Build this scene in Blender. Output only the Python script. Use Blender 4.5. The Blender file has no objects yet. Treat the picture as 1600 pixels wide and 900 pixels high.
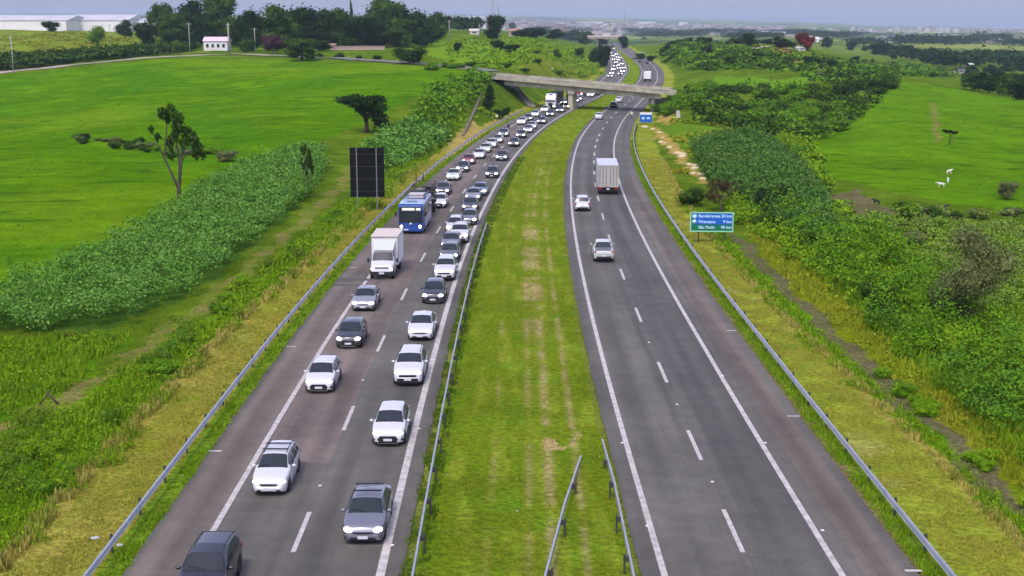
import bpy, math, random
import numpy as np
from mathutils import Vector, Matrix
rnd = random.Random(7); RS = np.random.RandomState(11)
S = bpy.context.scene
COL = S.collection
# ------------------------------------------------------------------ camera, sky, sun, exposure
F, HC, YH = 2000.0, 20.75, 34.0
TH = math.atan((450-YH)/F)
cd = bpy.data.cameras.new('camera'); cam = bpy.data.objects.new('camera', cd); COL.objects.link(cam)
cd.sensor_width = 36; cd.lens = 36*F/1600; cd.clip_start = .5; cd.clip_end = 40000
cam.location = (0, 0, HC); cam.rotation_euler = (math.pi/2-TH, 0, 0)
S.camera = cam
SUN_EL, SUN_AZ = math.radians(58), math.radians(200)     # azimuth clockwise from +Y: high, behind the camera
W = bpy.data.worlds.new('World'); S.world = W; W.use_nodes = True
nt = W.node_tree; nt.nodes.clear()
sk = nt.nodes.new('ShaderNodeTexSky'); sk.sky_type = 'NISHITA'; sk.sun_disc = False
sk.sun_elevation = SUN_EL; sk.sun_rotation = SUN_AZ; sk.air_density = 1.0; sk.dust_density = 2.5; sk.ozone_density = 3.0
tint = nt.nodes.new('ShaderNodeMix'); tint.data_type = 'RGBA'; tint.blend_type = 'MULTIPLY'
tint.inputs[0].default_value = 1.0; tint.inputs[7].default_value = (1.04, 0.93, 1.10, 1)
hs = nt.nodes.new('ShaderNodeHueSaturation'); hs.inputs['Saturation'].default_value = .70
bg = nt.nodes.new('ShaderNodeBackground'); bg.inputs[1].default_value = .148
wo = nt.nodes.new('ShaderNodeOutputWorld')
nt.links.new(sk.outputs[0], hs.inputs['Color']); nt.links.new(hs.outputs[0], tint.inputs[6])
nt.links.new(tint.outputs[2], bg.inputs[0]); nt.links.new(bg.outputs[0], wo.inputs[0])
sd = bpy.data.lights.new('sun', 'SUN'); sun = bpy.data.objects.new('sun', sd); COL.objects.link(sun)
sd.energy = 1.05; sd.angle = math.radians(11); sd.color = (1, .94, .80)
sv = Vector((math.sin(SUN_AZ)*math.cos(SUN_EL), math.cos(SUN_AZ)*math.cos(SUN_EL), math.sin(SUN_EL)))
sun.rotation_euler = (-sv).to_track_quat('-Z', 'Y').to_euler()
S.view_settings.view_transform = 'Standard'; S.view_settings.look = 'None'
S.view_settings.exposure = 0.8; S.view_settings.gamma = 1
S.render.engine = 'CYCLES'; S.cycles.use_denoising = True; S.cycles.max_bounces = 5
S.cycles.diffuse_bounces = 2; S.cycles.glossy_bounces = 2; S.cycles.transmission_bounces = 2; S.cycles.volume_bounces = 1
S.cycles.transparent_max_bounces = 4

# ------------------------------------------------------------------ helpers
def tag(o, label=None, cat=None, group=None, kind=None):
    if label: o['label'] = label
    if cat: o['category'] = cat
    if group: o['group'] = group
    if kind: o['kind'] = kind
    return o
def empty(name, loc, rz=0):
    o = bpy.data.objects.new(name, None); COL.objects.link(o); o.location = loc; o.rotation_euler = (0, 0, rz)
    o.empty_display_size = .3; return o
def link_mesh(name, me, parent=None):
    o = bpy.data.objects.new(name, me); COL.objects.link(o)
    if parent is not None: o.parent = parent
    return o
def quick_mesh(name, co, fcs, mat=None, smooth=False):
    """co (n,3), fcs (m,k) arrays"""
    co = np.asarray(co, np.float32); fcs = np.asarray(fcs, np.int32)
    me = bpy.data.meshes.new(name); m, k = fcs.shape
    me.vertices.add(len(co)); me.vertices.foreach_set('co', co.ravel())
    me.loops.add(m*k); me.loops.foreach_set('vertex_index', fcs.ravel())
    me.polygons.add(m); me.polygons.foreach_set('loop_start', np.arange(0, m*k, k, dtype=np.int32))
    me.polygons.foreach_set('loop_total', np.full(m, k, np.int32))
    me.polygons.foreach_set('use_smooth', np.full(m, smooth))
    me.update(calc_edges=True)
    if mat: me.materials.append(mat)
    return me
class MB:
    def __init__(s): s.v = []; s.f = []; s.m = []; s.sm = []
    def add(s, vs, fs, mi=0, smooth=False):
        b = len(s.v); s.v += [tuple(v) for v in vs]; s.f += [tuple(i+b for i in f) for f in fs]
        s.m += [mi]*len(fs); s.sm += [smooth]*len(fs); return s
    def box(s, c, d, mi=0, M=None):
        x, y, z = [k/2 for k in d]
        vs = [Vector((sx*x, sy*y, sz*z)) for sx in (-1, 1) for sy in (-1, 1) for sz in (-1, 1)]
        if M: vs = [M @ v for v in vs]
        vs = [v+Vector(c) for v in vs]
        return s.add(vs, [(0,1,3,2),(4,6,7,5),(0,4,5,1),(2,3,7,6),(0,2,6,4),(1,5,7,3)], mi)
    def tube(s, pts, rad, n=8, mi=0, caps=True):
        pts = [Vector(p) for p in pts]; rad = rad if hasattr(rad, '__len__') else [rad]*len(pts)
        vs = []; fs = []
        for i, p in enumerate(pts):
            a = pts[max(0, i-1)]; b = pts[min(len(pts)-1, i+1)]; t = (b-a).normalized()
            u = t.orthogonal().normalized() if i == 0 else (u0 - t*u0.dot(t)).normalized()
            u0 = u; w = t.cross(u)
            for k in range(n):
                an = 2*math.pi*k/n; vs.append(p+(u*math.cos(an)+w*math.sin(an))*rad[i])
        for i in range(len(pts)-1):
            for k in range(n):
                fs.append((i*n+k, i*n+(k+1) % n, (i+1)*n+(k+1) % n, (i+1)*n+k))
        if caps: fs += [tuple(range(n))[::-1], tuple(range((len(pts)-1)*n, len(pts)*n))]
        return s.add(vs, fs, mi, True)
    def lathe(s, c, axis, prof, n=16, mi=0):
        """prof: list of (offset along axis, radius)"""
        ax = Vector(axis).normalized(); u = ax.orthogonal().normalized(); w = ax.cross(u); c = Vector(c)
        vs = []; fs = []
        for (h, r) in prof:
            for k in range(n):
                a = 2*math.pi*k/n; vs.append(c+ax*h+(u*math.cos(a)+w*math.sin(a))*max(r, .0005))
        for i in range(len(prof)-1):
            for k in range(n): fs.append((i*n+k, i*n+(k+1) % n, (i+1)*n+(k+1) % n, (i+1)*n+k))
        fs += [tuple(range(n))[::-1], tuple(range((len(prof)-1)*n, len(prof)*n))]
        return s.add(vs, fs, mi, True)
    def ellip(s, c, r, n=10, m=6, mi=0, M=None):
        vs = []; fs = []
        for i in range(m+1):
            ph = math.pi*i/m
            for k in range(n):
                a = 2*math.pi*k/n
                v = Vector((r[0]*math.sin(ph)*math.cos(a), r[1]*math.sin(ph)*math.sin(a), r[2]*math.cos(ph)))
                if M: v = M @ v
                vs.append(v+Vector(c))
        for i in range(m):
            for k in range(n): fs.append((i*n+k, (i+1)*n+k, (i+1)*n+(k+1) % n, i*n+(k+1) % n))
        return s.add(vs, fs, mi, True)
    def mesh(s, name, mats):
        me = bpy.data.meshes.new(name); me.from_pydata(s.v, [], s.f)
        for m in (mats if isinstance(mats, (list, tuple)) else [mats]): me.materials.append(m)
        me.polygons.foreach_set('material_index', s.m); me.polygons.foreach_set('use_smooth', s.sm)
        me.update(); return me
    def build(s, name, mats, parent=None): return link_mesh(name, s.mesh(name, mats), parent)

# ------------------------------------------------------------------ materials
def N(nt, t, **kw):
    n = nt.nodes.new('ShaderNode'+t)
    for k, v in kw.items(): setattr(n, k, v)
    return n
def mat(name, col, rough=.6, metal=0, coat=0, emit=None, es=0, noise=0, nscale=5, spec=.5, bump=0, bscale=20):
    m = bpy.data.materials.new(name); m.use_nodes = True; nt = m.node_tree; b = nt.nodes['Principled BSDF']
    b.inputs['Base Color'].default_value = (*col, 1); b.inputs['Roughness'].default_value = rough
    b.inputs['Metallic'].default_value = metal; b.inputs['Coat Weight'].default_value = coat
    b.inputs['Coat Roughness'].default_value = .08
    b.inputs['Specular IOR Level'].default_value = spec
    if emit: b.inputs['Emission Color'].default_value = (*emit, 1); b.inputs['Emission Strength'].default_value = es
    if noise or bump:
        tc = N(nt, 'TexCoord')
    if noise:
        no = N(nt, 'TexNoise'); no.inputs['Scale'].default_value = nscale; no.inputs['Detail'].default_value = 5
        nt.links.new(tc.outputs['Object'], no.inputs['Vector'])
        mr = N(nt, 'MapRange'); mr.inputs[1].default_value = .3; mr.inputs[2].default_value = .7
        mr.inputs[3].default_value = 1-noise; mr.inputs[4].default_value = 1+noise
        nt.links.new(no.outputs['Fac'], mr.inputs[0])
        vm = N(nt, 'VectorMath', operation='SCALE'); vm.inputs[0].default_value = col
        nt.links.new(mr.outputs[0], vm.inputs['Scale']); nt.links.new(vm.outputs[0], b.inputs['Base Color'])
    if bump:
        n2 = N(nt, 'TexNoise'); n2.inputs['Scale'].default_value = bscale; n2.inputs['Detail'].default_value = 4
        nt.links.new(tc.outputs['Object'], n2.inputs['Vector'])
        bp = N(nt, 'Bump'); bp.inputs['Strength'].default_value = bump; nt.links.new(n2.outputs['Fac'], bp.inputs['Height'])
        nt.links.new(bp.outputs[0], b.inputs['Normal'])
    return m
def leaf_mat(name, c1, c2, c3=None, trans=.14):
    """foliage: every leaf island gets its own tone between c1 and c2, larger patches lean to c3"""
    m = bpy.data.materials.new(name); m.use_nodes = True; nt = m.node_tree; b = nt.nodes['Principled BSDF']
    b.inputs['Roughness'].default_value = .8; b.inputs['Specular IOR Level'].default_value = .04
    g = N(nt, 'NewGeometry'); r = N(nt, 'ValToRGB')
    r.color_ramp.elements[0].color = (*c1, 1); r.color_ramp.elements[1].color = (*c2, 1)
    nt.links.new(g.outputs['Random Per Island'], r.inputs[0])
    out = r.outputs[0]
    if c3:
        no = N(nt, 'TexNoise'); no.inputs['Scale'].default_value = .22; no.inputs['Detail'].default_value = 3
        nt.links.new(g.outputs['Position'], no.inputs['Vector'])
        mr = N(nt, 'MapRange'); mr.inputs[1].default_value = .42; mr.inputs[2].default_value = .66
        nt.links.new(no.outputs['Fac'], mr.inputs[0])
        mx = N(nt, 'Mix', data_type='RGBA'); mx.inputs[7].default_value = (*c3, 1)
        mm = N(nt, 'Math', operation='MULTIPLY'); mm.inputs[1].default_value = .75
        nt.links.new(mr.outputs[0], mm.inputs[0]); nt.links.new(mm.outputs[0], mx.inputs[0]); nt.links.new(out, mx.inputs[6]); out = mx.outputs[2]
    nt.links.new(out, b.inputs['Base Color'])
    if trans:
        tr = N(nt, 'BsdfTranslucent'); nt.links.new(out, tr.inputs[0])
        ms = N(nt, 'MixShader'); ms.inputs[0].default_value = trans
        o = nt.nodes['Material Output']; nt.links.new(b.outputs[0], ms.inputs[1]); nt.links.new(tr.outputs[0], ms.inputs[2]); nt.links.new(ms.outputs[0], o.inputs[0])
    return m
MT = dict(
 glass=mat('car_glass', (.02,.027,.03), .12, coat=0, spec=.5),
 black=mat('black_plastic', (.012,.012,.013), .5),
 under=mat('underbody', (.006,.006,.006), .9),
 tyre=mat('tyre_rubber', (.012,.012,.012), .85),
 rim=mat('rim_alloy', (.35,.36,.38), .35, .8),
 lamp=mat('headlight_on', (.9,.9,.85), .2, emit=(1,.97,.9), es=9),
 lampdim=mat('headlight_day', (.8,.8,.76), .2, emit=(1,.97,.88), es=1.1),
 lampoff=mat('headlight_lens', (.6,.63,.66), .12, coat=1),
 tail=mat('tail_light', (.35,.01,.01), .25, coat=.6),
 plate=mat('plate', (.62,.63,.66), .5),
 chrome=mat('chrome_trim', (.55,.56,.58), .22, 1),
 steel=mat('galvanised_steel', (.42,.44,.46), .42, .55, noise=.15, nscale=1.2),
 post=mat('dark_steel', (.06,.055,.05), .7, .3),
 conc=mat('concrete', (.34,.32,.235), .85, noise=.38, nscale=.5, bump=.2, bscale=3),
 concd=mat('stained_concrete', (.22,.2,.17), .85, noise=.25, nscale=.5),
 bark=mat('bark', (.07,.05,.035), .9, noise=.3, nscale=3),
 barkg=mat('grey_bark', (.16,.14,.11), .9, noise=.3, nscale=3),
 white=mat('white_wall', (.72,.72,.7), .7, noise=.06, nscale=.4),
 wood=mat('utility_pole_concrete', (.34,.33,.3), .8),
)
PAINT = {}
def paint(name):
    if name in PAINT: return PAINT[name]
    c = dict(white=(.56,.57,.58), ivory=(.48,.53,.47), silver=(.36,.37,.38), grey=(.14,.145,.15), slate=(.19,.20,.235), dark=(.045,.048,.055), black=(.014,.014,.018),
             red=(.23,.028,.03), blue=(.012,.065,.29), cyan=(.27,.43,.60), beige=(.52,.45,.34), steelblue=(.2,.25,.36))[name]
    metal = {'silver':.55,'grey':.4,'slate':.4,'dark':.3,'steelblue':.4}.get(name, 0)
    PAINT[name] = mat('paint_'+name, c, .32, metal, coat=.8); return PAINT[name]

# ------------------------------------------------------------------ road geometry (metres; camera above the origin, +Y along the road)
YS = np.arange(-40, 1500, 1.0)
def smooth_curve(pts, sig=14):
    p = np.array(pts, float); x = np.interp(YS, p[:,0], p[:,1])
    k = np.exp(-.5*(np.arange(-45, 46)/sig)**2); k /= k.sum()
    return np.convolve(np.pad(x, 45, mode='reflect', reflect_type='odd'), k, 'valid')
L2P = [(-40,-5),(30,-5.0),(60,-5.1),(80,-5.0),(100,-4.75),(120,-4.3),(140,-3.5),(160,-2.45),(182,-1.2),(200,.2),(228,2.8),(253,5.5),(292,11.1),(312,14.6),(345,21),(379,27),(420,33.2),(488,41.5),(551,48.7),(651,56.9),(769,65),(937,75.6),(1078,84.3),(1500,108)]
R1P = [(-40,6),(30,6.0),(60,5.7),(80,5.65),(100,5.8),(120,6.1),(140,6.6),(160,7.3),(180,8.3),(200,9.6),(232,12.1),(281,18),(321,24.4),(369,31.9),(420,39.6),(471,46.6),(551,55.4),(623,61.6),(705,67),(828,73.4),(980,81.5),(1106,89.2),(1500,113)]
L2X, R1X = smooth_curve(L2P), smooth_curve(R1P)
def shrink(y): return np.interp(y, [0, 80, 210, 2000], [1, 1, .92, .92])
def lx(y, off=0): return np.interp(y, YS, L2X) + off*shrink(y)      # offset from the left road's inner line
def rx(y, off=0): return np.interp(y, YS, R1X) + off*shrink(y)      # offset from the right road's inner line
GLO, PLO, L1O, LDO, PIO, GMO = -10.75, -9.9, -7.4, -3.7, .85, 1.35
PRI, RDO, R2O, PRO, GRO = -.9, 3.4, 6.8, 9.75, 10.5

# ------------------------------------------------------------------ terrain heights
DZ = [0,120,200,280,350,420,500,600,700,850,1100]
CP = [-1500,-600,0,300,500,700,800,950,1065,1200,1400,1600,2200,3200]
ZN = [
 [0]*14,
 [0,0,0,0,0,0,0,0,0,0,0,-.5,-1,-1],
 [.5,.5,.5,1,1.5,1.5,1,0,.3,0,-.3,-1,-1,-1],
 [1,1,1.2,3.3,4.3,5,4.5,0,2.8,1,0,-1,-2,-2],
 [2,2,2.8,5.8,7.2,8.2,7.8,0,3.4,1.5,1.2,0,-2,-2],
 [4,4,5.2,8.2,8.8,9.2,8.6,0,3,2,2.2,-2,-3,-3],
 [7,7,8,9.3,9.5,9.8,9.2,0,2.4,2.8,0,-5,-6,-6],
 [11,11,12.5,11,10.5,11.2,10.5,0,5,6,-4,-7,-8,-8],
 [15,15,16.5,14,13,13,11.5,0,8.2,7.6,-6,-9,-10,-10],
 [17,17,18.5,17,16,14.5,13,0,8,6,-8,-10,-12,-12],
 [15,15,17,17,17,14,12,-1,2,0,-9,-11,-14,-14],
]
DF = [1500,2200,3200,4500,6500,9000,14000]
YF = [   # rows of the picture that the far land reaches, left to right
 [48]*5+[50,54,72,70,66,76,80,80,80],
 [44]*5+[46,52,66,62,58,64,66,66,66],
 [38]*5+[40,46,54,54,55,56,58,58,58],
 [32]*5+[33,38,45,46,47,49,50,50,50],
 [27]*5+[28,32,38,39,42,47,49,49,49],
 [24]*5+[25,29,33,34,37,44,47,47,47],
 [22]*5+[22,25,28,29,33,41,45,45,45],
]
for d, row in zip(DF, YF): ZN.append([HC-(y-YH)*d/2086 for y in row])
DALL = np.array(DZ+DF, float); ZN = np.array(ZN, float); CP = np.array(CP, float)
_ph = RS.rand(24, 3)
def fbm(x, y, sc, oct=3):
    r = 0; a = 1
    for i in range(oct):
        for j in range(2):
            p = _ph[(i*2+j) % 24]; an = p[0]*6.28+i*1.3+j*1.7
            r = r + a*np.sin((x*math.cos(an)+y*math.sin(an))/sc*6.28+p[1]*6.28+1.3*np.sin((x*math.sin(an)-y*math.cos(an))/sc*4.1+p[2]*6.28))
        sc = sc*.47; a *= .5
    return r/3
def sstep(t): t = np.clip(t, 0, 1); return t*t*(3-2*t)
def terr(x, y):
    x = np.asarray(x, float); y = np.asarray(y, float); ys = np.maximum(y, 20)
    c = np.clip(800+2000*x/ys, CP[0], CP[-1]); d = np.clip(ys, DALL[0], DALL[-1])
    ci = np.clip(np.searchsorted(CP, c, side='right')-1, 0, len(CP)-2); di = np.clip(np.searchsorted(DALL, d, side='right')-1, 0, len(DALL)-2)
    tc = sstep((c-CP[ci])/(CP[ci+1]-CP[ci])); td = (d-DALL[di])/(DALL[di+1]-DALL[di])
    z = (ZN[di,ci]*(1-tc)+ZN[di,ci+1]*tc)*(1-td)+(ZN[di+1,ci]*(1-tc)+ZN[di+1,ci+1]*tc)*td
    z = z + fbm(x, y, 55)*.35*np.clip(y/150, 0, 1) + fbm(x, y, 420)*np.clip((y-1200)/2500, 0, 1)*4
    hm = sstep((c-1040)/80)*sstep((1480-c)/150)*sstep((y-200)/60)*sstep((820-y)/150); z = z+hm*(1.5*np.abs(fbm(x+300, y*.8, 75, 3))*2-.8)
    dl = lx(y, GLO)-1.2-x; dr = x-rx(y, GRO)-1.2
    dist = np.maximum(dl, dr); wid = np.interp(y, [0, 120, 260, 400], [16, 22, 11, 14])
    m = np.where(y > 1350, 1, sstep(dist/wid))
    m = np.where(y > 1180, np.maximum(m, (y-1180)/170), m); m = np.clip(m, 0, 1)
    return np.where(m > 0, z*m, 0)-.06*(1-m)
CT, ST = math.cos(TH), math.sin(TH)
def ray(px, py):
    xc, yc = (px-800)/F, -(py-450)/F
    return xc, CT+yc*ST, -ST+yc*CT
def gp(px, py, z=None):
    """point of the ground (or of the level z) seen at a place of the photograph"""
    dx, dy, dz = ray(px, py)
    if z is not None: t = (HC-z)/(-dz); return Vector((dx*t, dy*t, z))
    t = 25.; st = 2.
    while t < 16000:
        st = max(1., t*.006); t += st
        if HC+dz*t < terr(dx*t, dy*t): break
    a, b = t-st, t
    for _ in range(14):
        m = (a+b)/2
        if HC+dz*m < terr(dx*m, dy*m): b = m
        else: a = m
    return Vector((dx*b, dy*b, float(terr(dx*b, dy*b))))
def pxm(p): return F/(p.y*CT+(HC-p.z)*ST)       # pixels per metre at a point
def poly(pts): return np.array([gp(*p)[:2] for p in pts])
def inpoly(x, y, P):
    r = np.zeros(np.shape(x), bool); n = len(P)
    for i in range(n):
        x0, y0 = P[i]; x1, y1 = P[(i+1) % n]
        if y0 == y1: continue
        c = ((y0 > y) != (y1 > y)) & (x < (x1-x0)*(y-y0)/(y1-y0)+x0); r ^= c
    return r

# ------------------------------------------------------------------ zones of ground cover
Z = {}
Z['pasture_l'] = poly([(-500,640),(-200,560),(0,462),(130,415),(280,325),(430,248),(560,196),(690,135),(745,112),(640,104),(500,97),(320,90),(200,98),(0,118),(-400,150),(-900,200)])
CROP = [(-420,690),(-200,600),(0,515),(150,520),(230,490),(330,440),(400,375),(470,320),(510,262),(500,240),(440,246),(380,268),(270,335),(150,408),(0,465),(-300,590)]
Z['crop'] = poly(CROP)
Z['track'] = poly([(-60,690),(0,660),(110,612),(200,548),(300,478),(400,398),(490,318),(530,280),(545,255),(560,258),(545,290),(500,335),(420,400),(310,495),(210,565),(110,632),(0,676),(-60,706)])
Z['weeds_l'] = poly([(-200,900),(-100,740),(0,680),(130,632),(300,520),(420,425),(520,335),(600,270),(660,225),(720,180),(735,190),(700,222),(640,275),(565,340),(445,440),(348,520),(200,680),(110,770),(30,850),(-80,960)])
Z['weeds_ll'] = poly([(-300,800),(-150,620),(0,530),(120,525),(200,530),(110,600),(0,655),(-120,720)])
Z['weeds_r'] = poly([(1075,300),(1100,350),(1150,372),(1200,420),(1260,480),(1330,545),(1400,610),(1480,680),(1640,830),(1640,880),(1500,762),(1390,645),(1300,580),(1212,492),(1131,402),(1080,345)])
Z['ditch_r'] = poly([(1146,360),(1202,413),(1265,474),(1336,537),(1406,601),(1486,668),(1640,805),(1640,855),(1476,698),(1393,625),(1321,559),(1253,493),(1191,430),(1138,374)])
Z['scrub_r'] = poly([(1160,345),(1230,375),(1300,440),(1360,505),(1450,585),(1640,730),(1640,812),(1482,672),(1402,604),(1332,540),(1262,476),(1200,415)])
Z['tallr'] = poly([(1085,238),(1120,225),(1160,220),(1200,235),(1260,285),(1290,330),(1300,380),(1250,375),(1180,330),(1110,290)])
Z['thick_r'] = poly([(1150,320),(1200,345),(1290,352),(1420,415),(1500,480),(1620,590),(1700,760),(1600,730),(1450,590),(1360,505),(1290,430),(1230,372)])
Z['pasture_r'] = poly([(1235,228),(1290,214),(1330,180),(1370,140),(1400,128),(1500,140),(1700,172),(2200,230),(2200,420),(1700,345),(1500,318),(1400,300),(1290,275)])
Z['field_m'] = poly([(1075,148),(1120,118),(1250,118),(1290,128),(1230,146),(1150,152)])
Z['field_n'] = poly([(1015,196),(1150,202),(1160,214),(1080,232),(1040,215)])
Z['stones'] = poly([(1008,196),(1030,200),(1062,228),(1075,250),(1105,285),(1098,288),(1070,262),(1050,240),(1025,212)])
Z['spoil_l'] = poly([(700,226),(712,206),(728,190),(740,186),(762,206),(748,216),(722,232),(700,246)])
Z['spoil_r'] = poly([(1026,190),(1035,176),(1045,172),(1055,190),(1048,196)])
Z['earth_far'] = poly([(1205,76),(1230,72),(1250,95),(1235,98)])
Z['earth_r'] = poly([(1290,305),(1340,296),(1400,330),(1380,345),(1310,340)])
Z['path_r'] = poly([(1455,160),(1462,160),(1470,215),(1462,225)])
Z['slope_far'] = poly([(850,72),(935,95),(945,118),(830,116),(800,106),(830,84)])
Z['meadow_far'] = poly([(-300,60),(100,42),(230,52),(330,82),(0,100),(-300,120)])
Z['meadow_mid'] = poly([(640,64),(760,66),(900,74),(930,95),(800,108),(720,100),(640,80)])
Z['spot_m'] = poly([(845,697),(838,680),(850,678),(875,690),(885,668),(890,668),(880,696)])
C = dict(
 base=(0.0903,0.166,0.0132), pasture=(0.07912,0.2075,0.0024), verge=(0.2838,0.2905,0.036), vergedry=(0.3612,0.3237,0.06), median=(0.1462,0.2324,0.018),
 weeds=(0.1032,0.2407,0.0072), weedsdark=(0.0473,0.1245,0.0072), track=(0.2322,0.2075,0.06), crop=(0.0602,0.1494,0.024), ditch=(0.1634,0.1411,0.072), scrub=(0.172,0.2324,0.012),
 thick=(0.043,0.1245,0.0072), earth=(0.3096,0.1992,0.066), sand=(0.473,0.3486,0.09), far=(0.086,0.1411,0.036), town=(0.172,0.166,0.09), dirtstrip=(0.2064,0.1577,0.078))
VLY, VLW = [0, 60, 90, 105, 150, 200, 300], [4.5, 4.2, 3.9, 3.2, 3.0, 3.0, 2.5]      # width of the mown strips
VRY, VRW = [0, 45, 66, 90, 115, 200, 300], [4.9, 4.6, 4.4, 3.5, 3.2, 4.2, 3]
def zone_color(x, y):
    """base colour (albedo) of the ground by what grows there"""
    n = x.shape; col = np.zeros(n+(3,)); 
    wx = x+fbm(x+31, y, 9, 3)*.9+RS.randn(*n)*.12; wy = y+fbm(x, y+77, 9, 3)*1.6
    sc = np.clip(y/140, 1, 8)
    f1 = fbm(x, y, 23, 4); f2 = fbm(x+200, y-90, 7, 3); f3 = fbm(x-500, y+50, 140, 3)
    def put(mask, c, amt=1):
        a = (mask*amt)[..., None]; col[:] = col*(1-a)+np.array(C[c] if isinstance(c, str) else c)*a
    put(np.ones(n), 'base'); put(sstep(f1*1.4), (.17,.27,.03), .6); put(sstep(-f2*1.2), (.05,.13,.012), .5); put(sstep(f3), (.15,.24,.03), .5)
    far = sstep((y-900)/900)
    put(far, 'far')
    fb = sstep(fbm(x+900, y, 700, 3)*2); put(far*fb, (.24,.30,.10)); fb = sstep(fbm(x-900, y+400, 900, 3)*2.4); put(far*fb, (.03,.075,.03), .95)
    def zp(k): return inpoly(wx, wy, Z[k]).astype(float)
    m = zp('pasture_l'); put(m, 'pasture'); put(m*sstep(f1*1.1), (.13,.29,.006), .7); put(m*sstep(f3*1.6), (.15,.28,.012), .6); put(m*sstep(-fbm(x+77, y*.6, 48, 4)*1.3), (.058,.19,.004), .7); put(m*sstep(-fbm(x*.35, y, 9, 4)*2.2-.9), (.035,.12,.006), .75)
    m = zp('pasture_r'); put(m, (.10,.245,.006)); put(m*sstep(f1), (.14,.28,.012), .7); put(m*sstep(-fbm(x+77, y*.6, 40, 4)*1.3), (.07,.18,.006), .6); put(m*sstep(-fbm(x*.35, y, 9, 4)*2.2-.9), (.04,.12,.006), .75)
    m = zp('field_m'); put(m, (.12,.27,.02)); m = zp('field_n'); put(m, (.12,.23,.02))
    m = zp('meadow_far'); put(m, (.19,.27,.05)); put(m*sstep(f2*1.5), (.08,.14,.03), .6)
    m = zp('meadow_mid'); put(m, (.13,.28,.02)); put(m*sstep(f2*1.5), (.24,.29,.03), .6)
    m = zp('slope_far'); put(m, (.16,.22,.03))
    m = zp('crop'); put(m, 'crop', .9)
    for k in ('weeds_l', 'weeds_ll', 'weeds_r'):
        m = zp(k); put(m, 'weeds'); put(m*sstep(f2*1.6), (.06,.17,.012), .7); put(m*sstep(-f1*2-.4), (.2,.26,.03), .6)
    m = zp('track'); put(m, (.17,.22,.05), .8); put(m*sstep(f2*1.5+.4), 'track', .7)
    m = zp('scrub_r'); put(m, 'scrub'); put(m*sstep(f1*1.5), (.32,.27,.03), .5); put(m*sstep(-f2*1.5), (.1,.24,.015), .6)
    m = zp('thick_r'); put(m, (.07,.2,.012)); put(m*sstep(f2*1.4), (.05,.13,.012), .7)
    m = zp('tallr'); put(m, 'crop')
    m = zp('ditch_r'); put(m, 'ditch', .85)
    for k, c in (('stones','sand'),('spoil_r','sand'),('earth_far','earth'),('earth_r','ditch'),('path_r','track')):
        m = zp(k); put(m, c, .85)
    # mown verges and the median, by distance from the kerb lines
    dl = lx(y, GLO)-x; dr = x-rx(y, GRO); near = (y < 1150)
    wv = np.interp(y, VLY, VLW)+fbm(x*.2, y, 12, 3)*.5
    m = ((dl > -.95) & (dl < wv) & near).astype(float); put(m, 'verge'); put(m*sstep(f2*1.3+fbm(x,y,3,2)*.5), (.2,.27,.035), .8); put(m*sstep(-f1*1.4-.1), 'vergedry', .65)
    m = ((dl > wv-.5) & (dl < wv+.25) & (y < 320)).astype(float); put(m, 'vergedry', .9)
    m = ((dl > -.95) & (dl < .25) & near).astype(float); put(m, (.14,.25,.025)); put(m*sstep(f2), (.26,.29,.05), .7)
    wr = np.interp(y, VRY, VRW)+fbm(x*.2+40, y, 12, 3)*.5
    m = ((dr > -.8) & (dr < wr) & near).astype(float); put(m, (.26,.32,.05)); put(m*sstep(f2*1.3+fbm(x,y,3,2)*.5), (.18,.26,.035), .8); put(m*sstep(-f1*1.6-.2), (.4,.38,.1), .6)
    m = ((dr > wr-.45) & (dr < wr+.1) & (y < 200)).astype(float); put(m, 'vergedry', .8)
    m = ((dr > -.8) & (dr < -.2) & (y < 220)).astype(float); put(m, 'dirtstrip', .85); m = ((dr > -.3) & (dr < .45) & (y < 260)).astype(float); put(m, (.13,.22,.03), .9)
    m = zp('spoil_l'); put(m, (.46,.36,.11), .9); put(m*sstep(f2), (.3,.27,.06), .6)
    a = lx(y, PIO); b = rx(y, PRI); t = (x-a)/np.maximum(b-a, .5)
    m = ((t > 0) & (t < 1) & near).astype(float); put(m, 'median'); put(m*sstep(f2*1.2), (.12,.24,.02), .7); put(m*sstep(fbm(x*3, y*.35, 6, 3)*1.4-.1), (.25,.33,.05), .6)
    tc = np.interp(y, [40, 60, 80, 110, 150, 200], [.62, .66, .67, .65, .58, .54]); gr = np.exp(-((t-tc)/.028)**2)+np.exp(-((t-tc-.15)/.022)**2)*.8+np.exp(-((t-tc+.1)/.025)**2)*.6+np.exp(-((t-tc+.29)/.02)**2)*.45+np.exp(-((t-tc+.03)/.09)**2)*np.interp(y, [80, 95, 130, 145], [0, .75, .75, 0])
    brk = np.clip(fbm(x*.6+7, y, 9, 4)*1.3+.75+fbm(x*4, y*2, 5, 2)*.6, .1, 1)*np.interp(y, [40, 55, 110, 190, 240], [.5, .8, 1, .8, .2])
    put(m*np.clip(gr, 0, 1)*brk, (.46,.36,.16), .85); put(m*((t < .04) | (t > .965)), (.2,.2,.1), .5)
    m = zp('spot_m'); put(m, (.48,.35,.16), .85)
    veg = col[..., 1:2] > col[..., 0:1]*1.15
    return np.clip(np.where(veg, col*np.array([1.04, 1.02, .62]), col), 0, 1)

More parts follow.
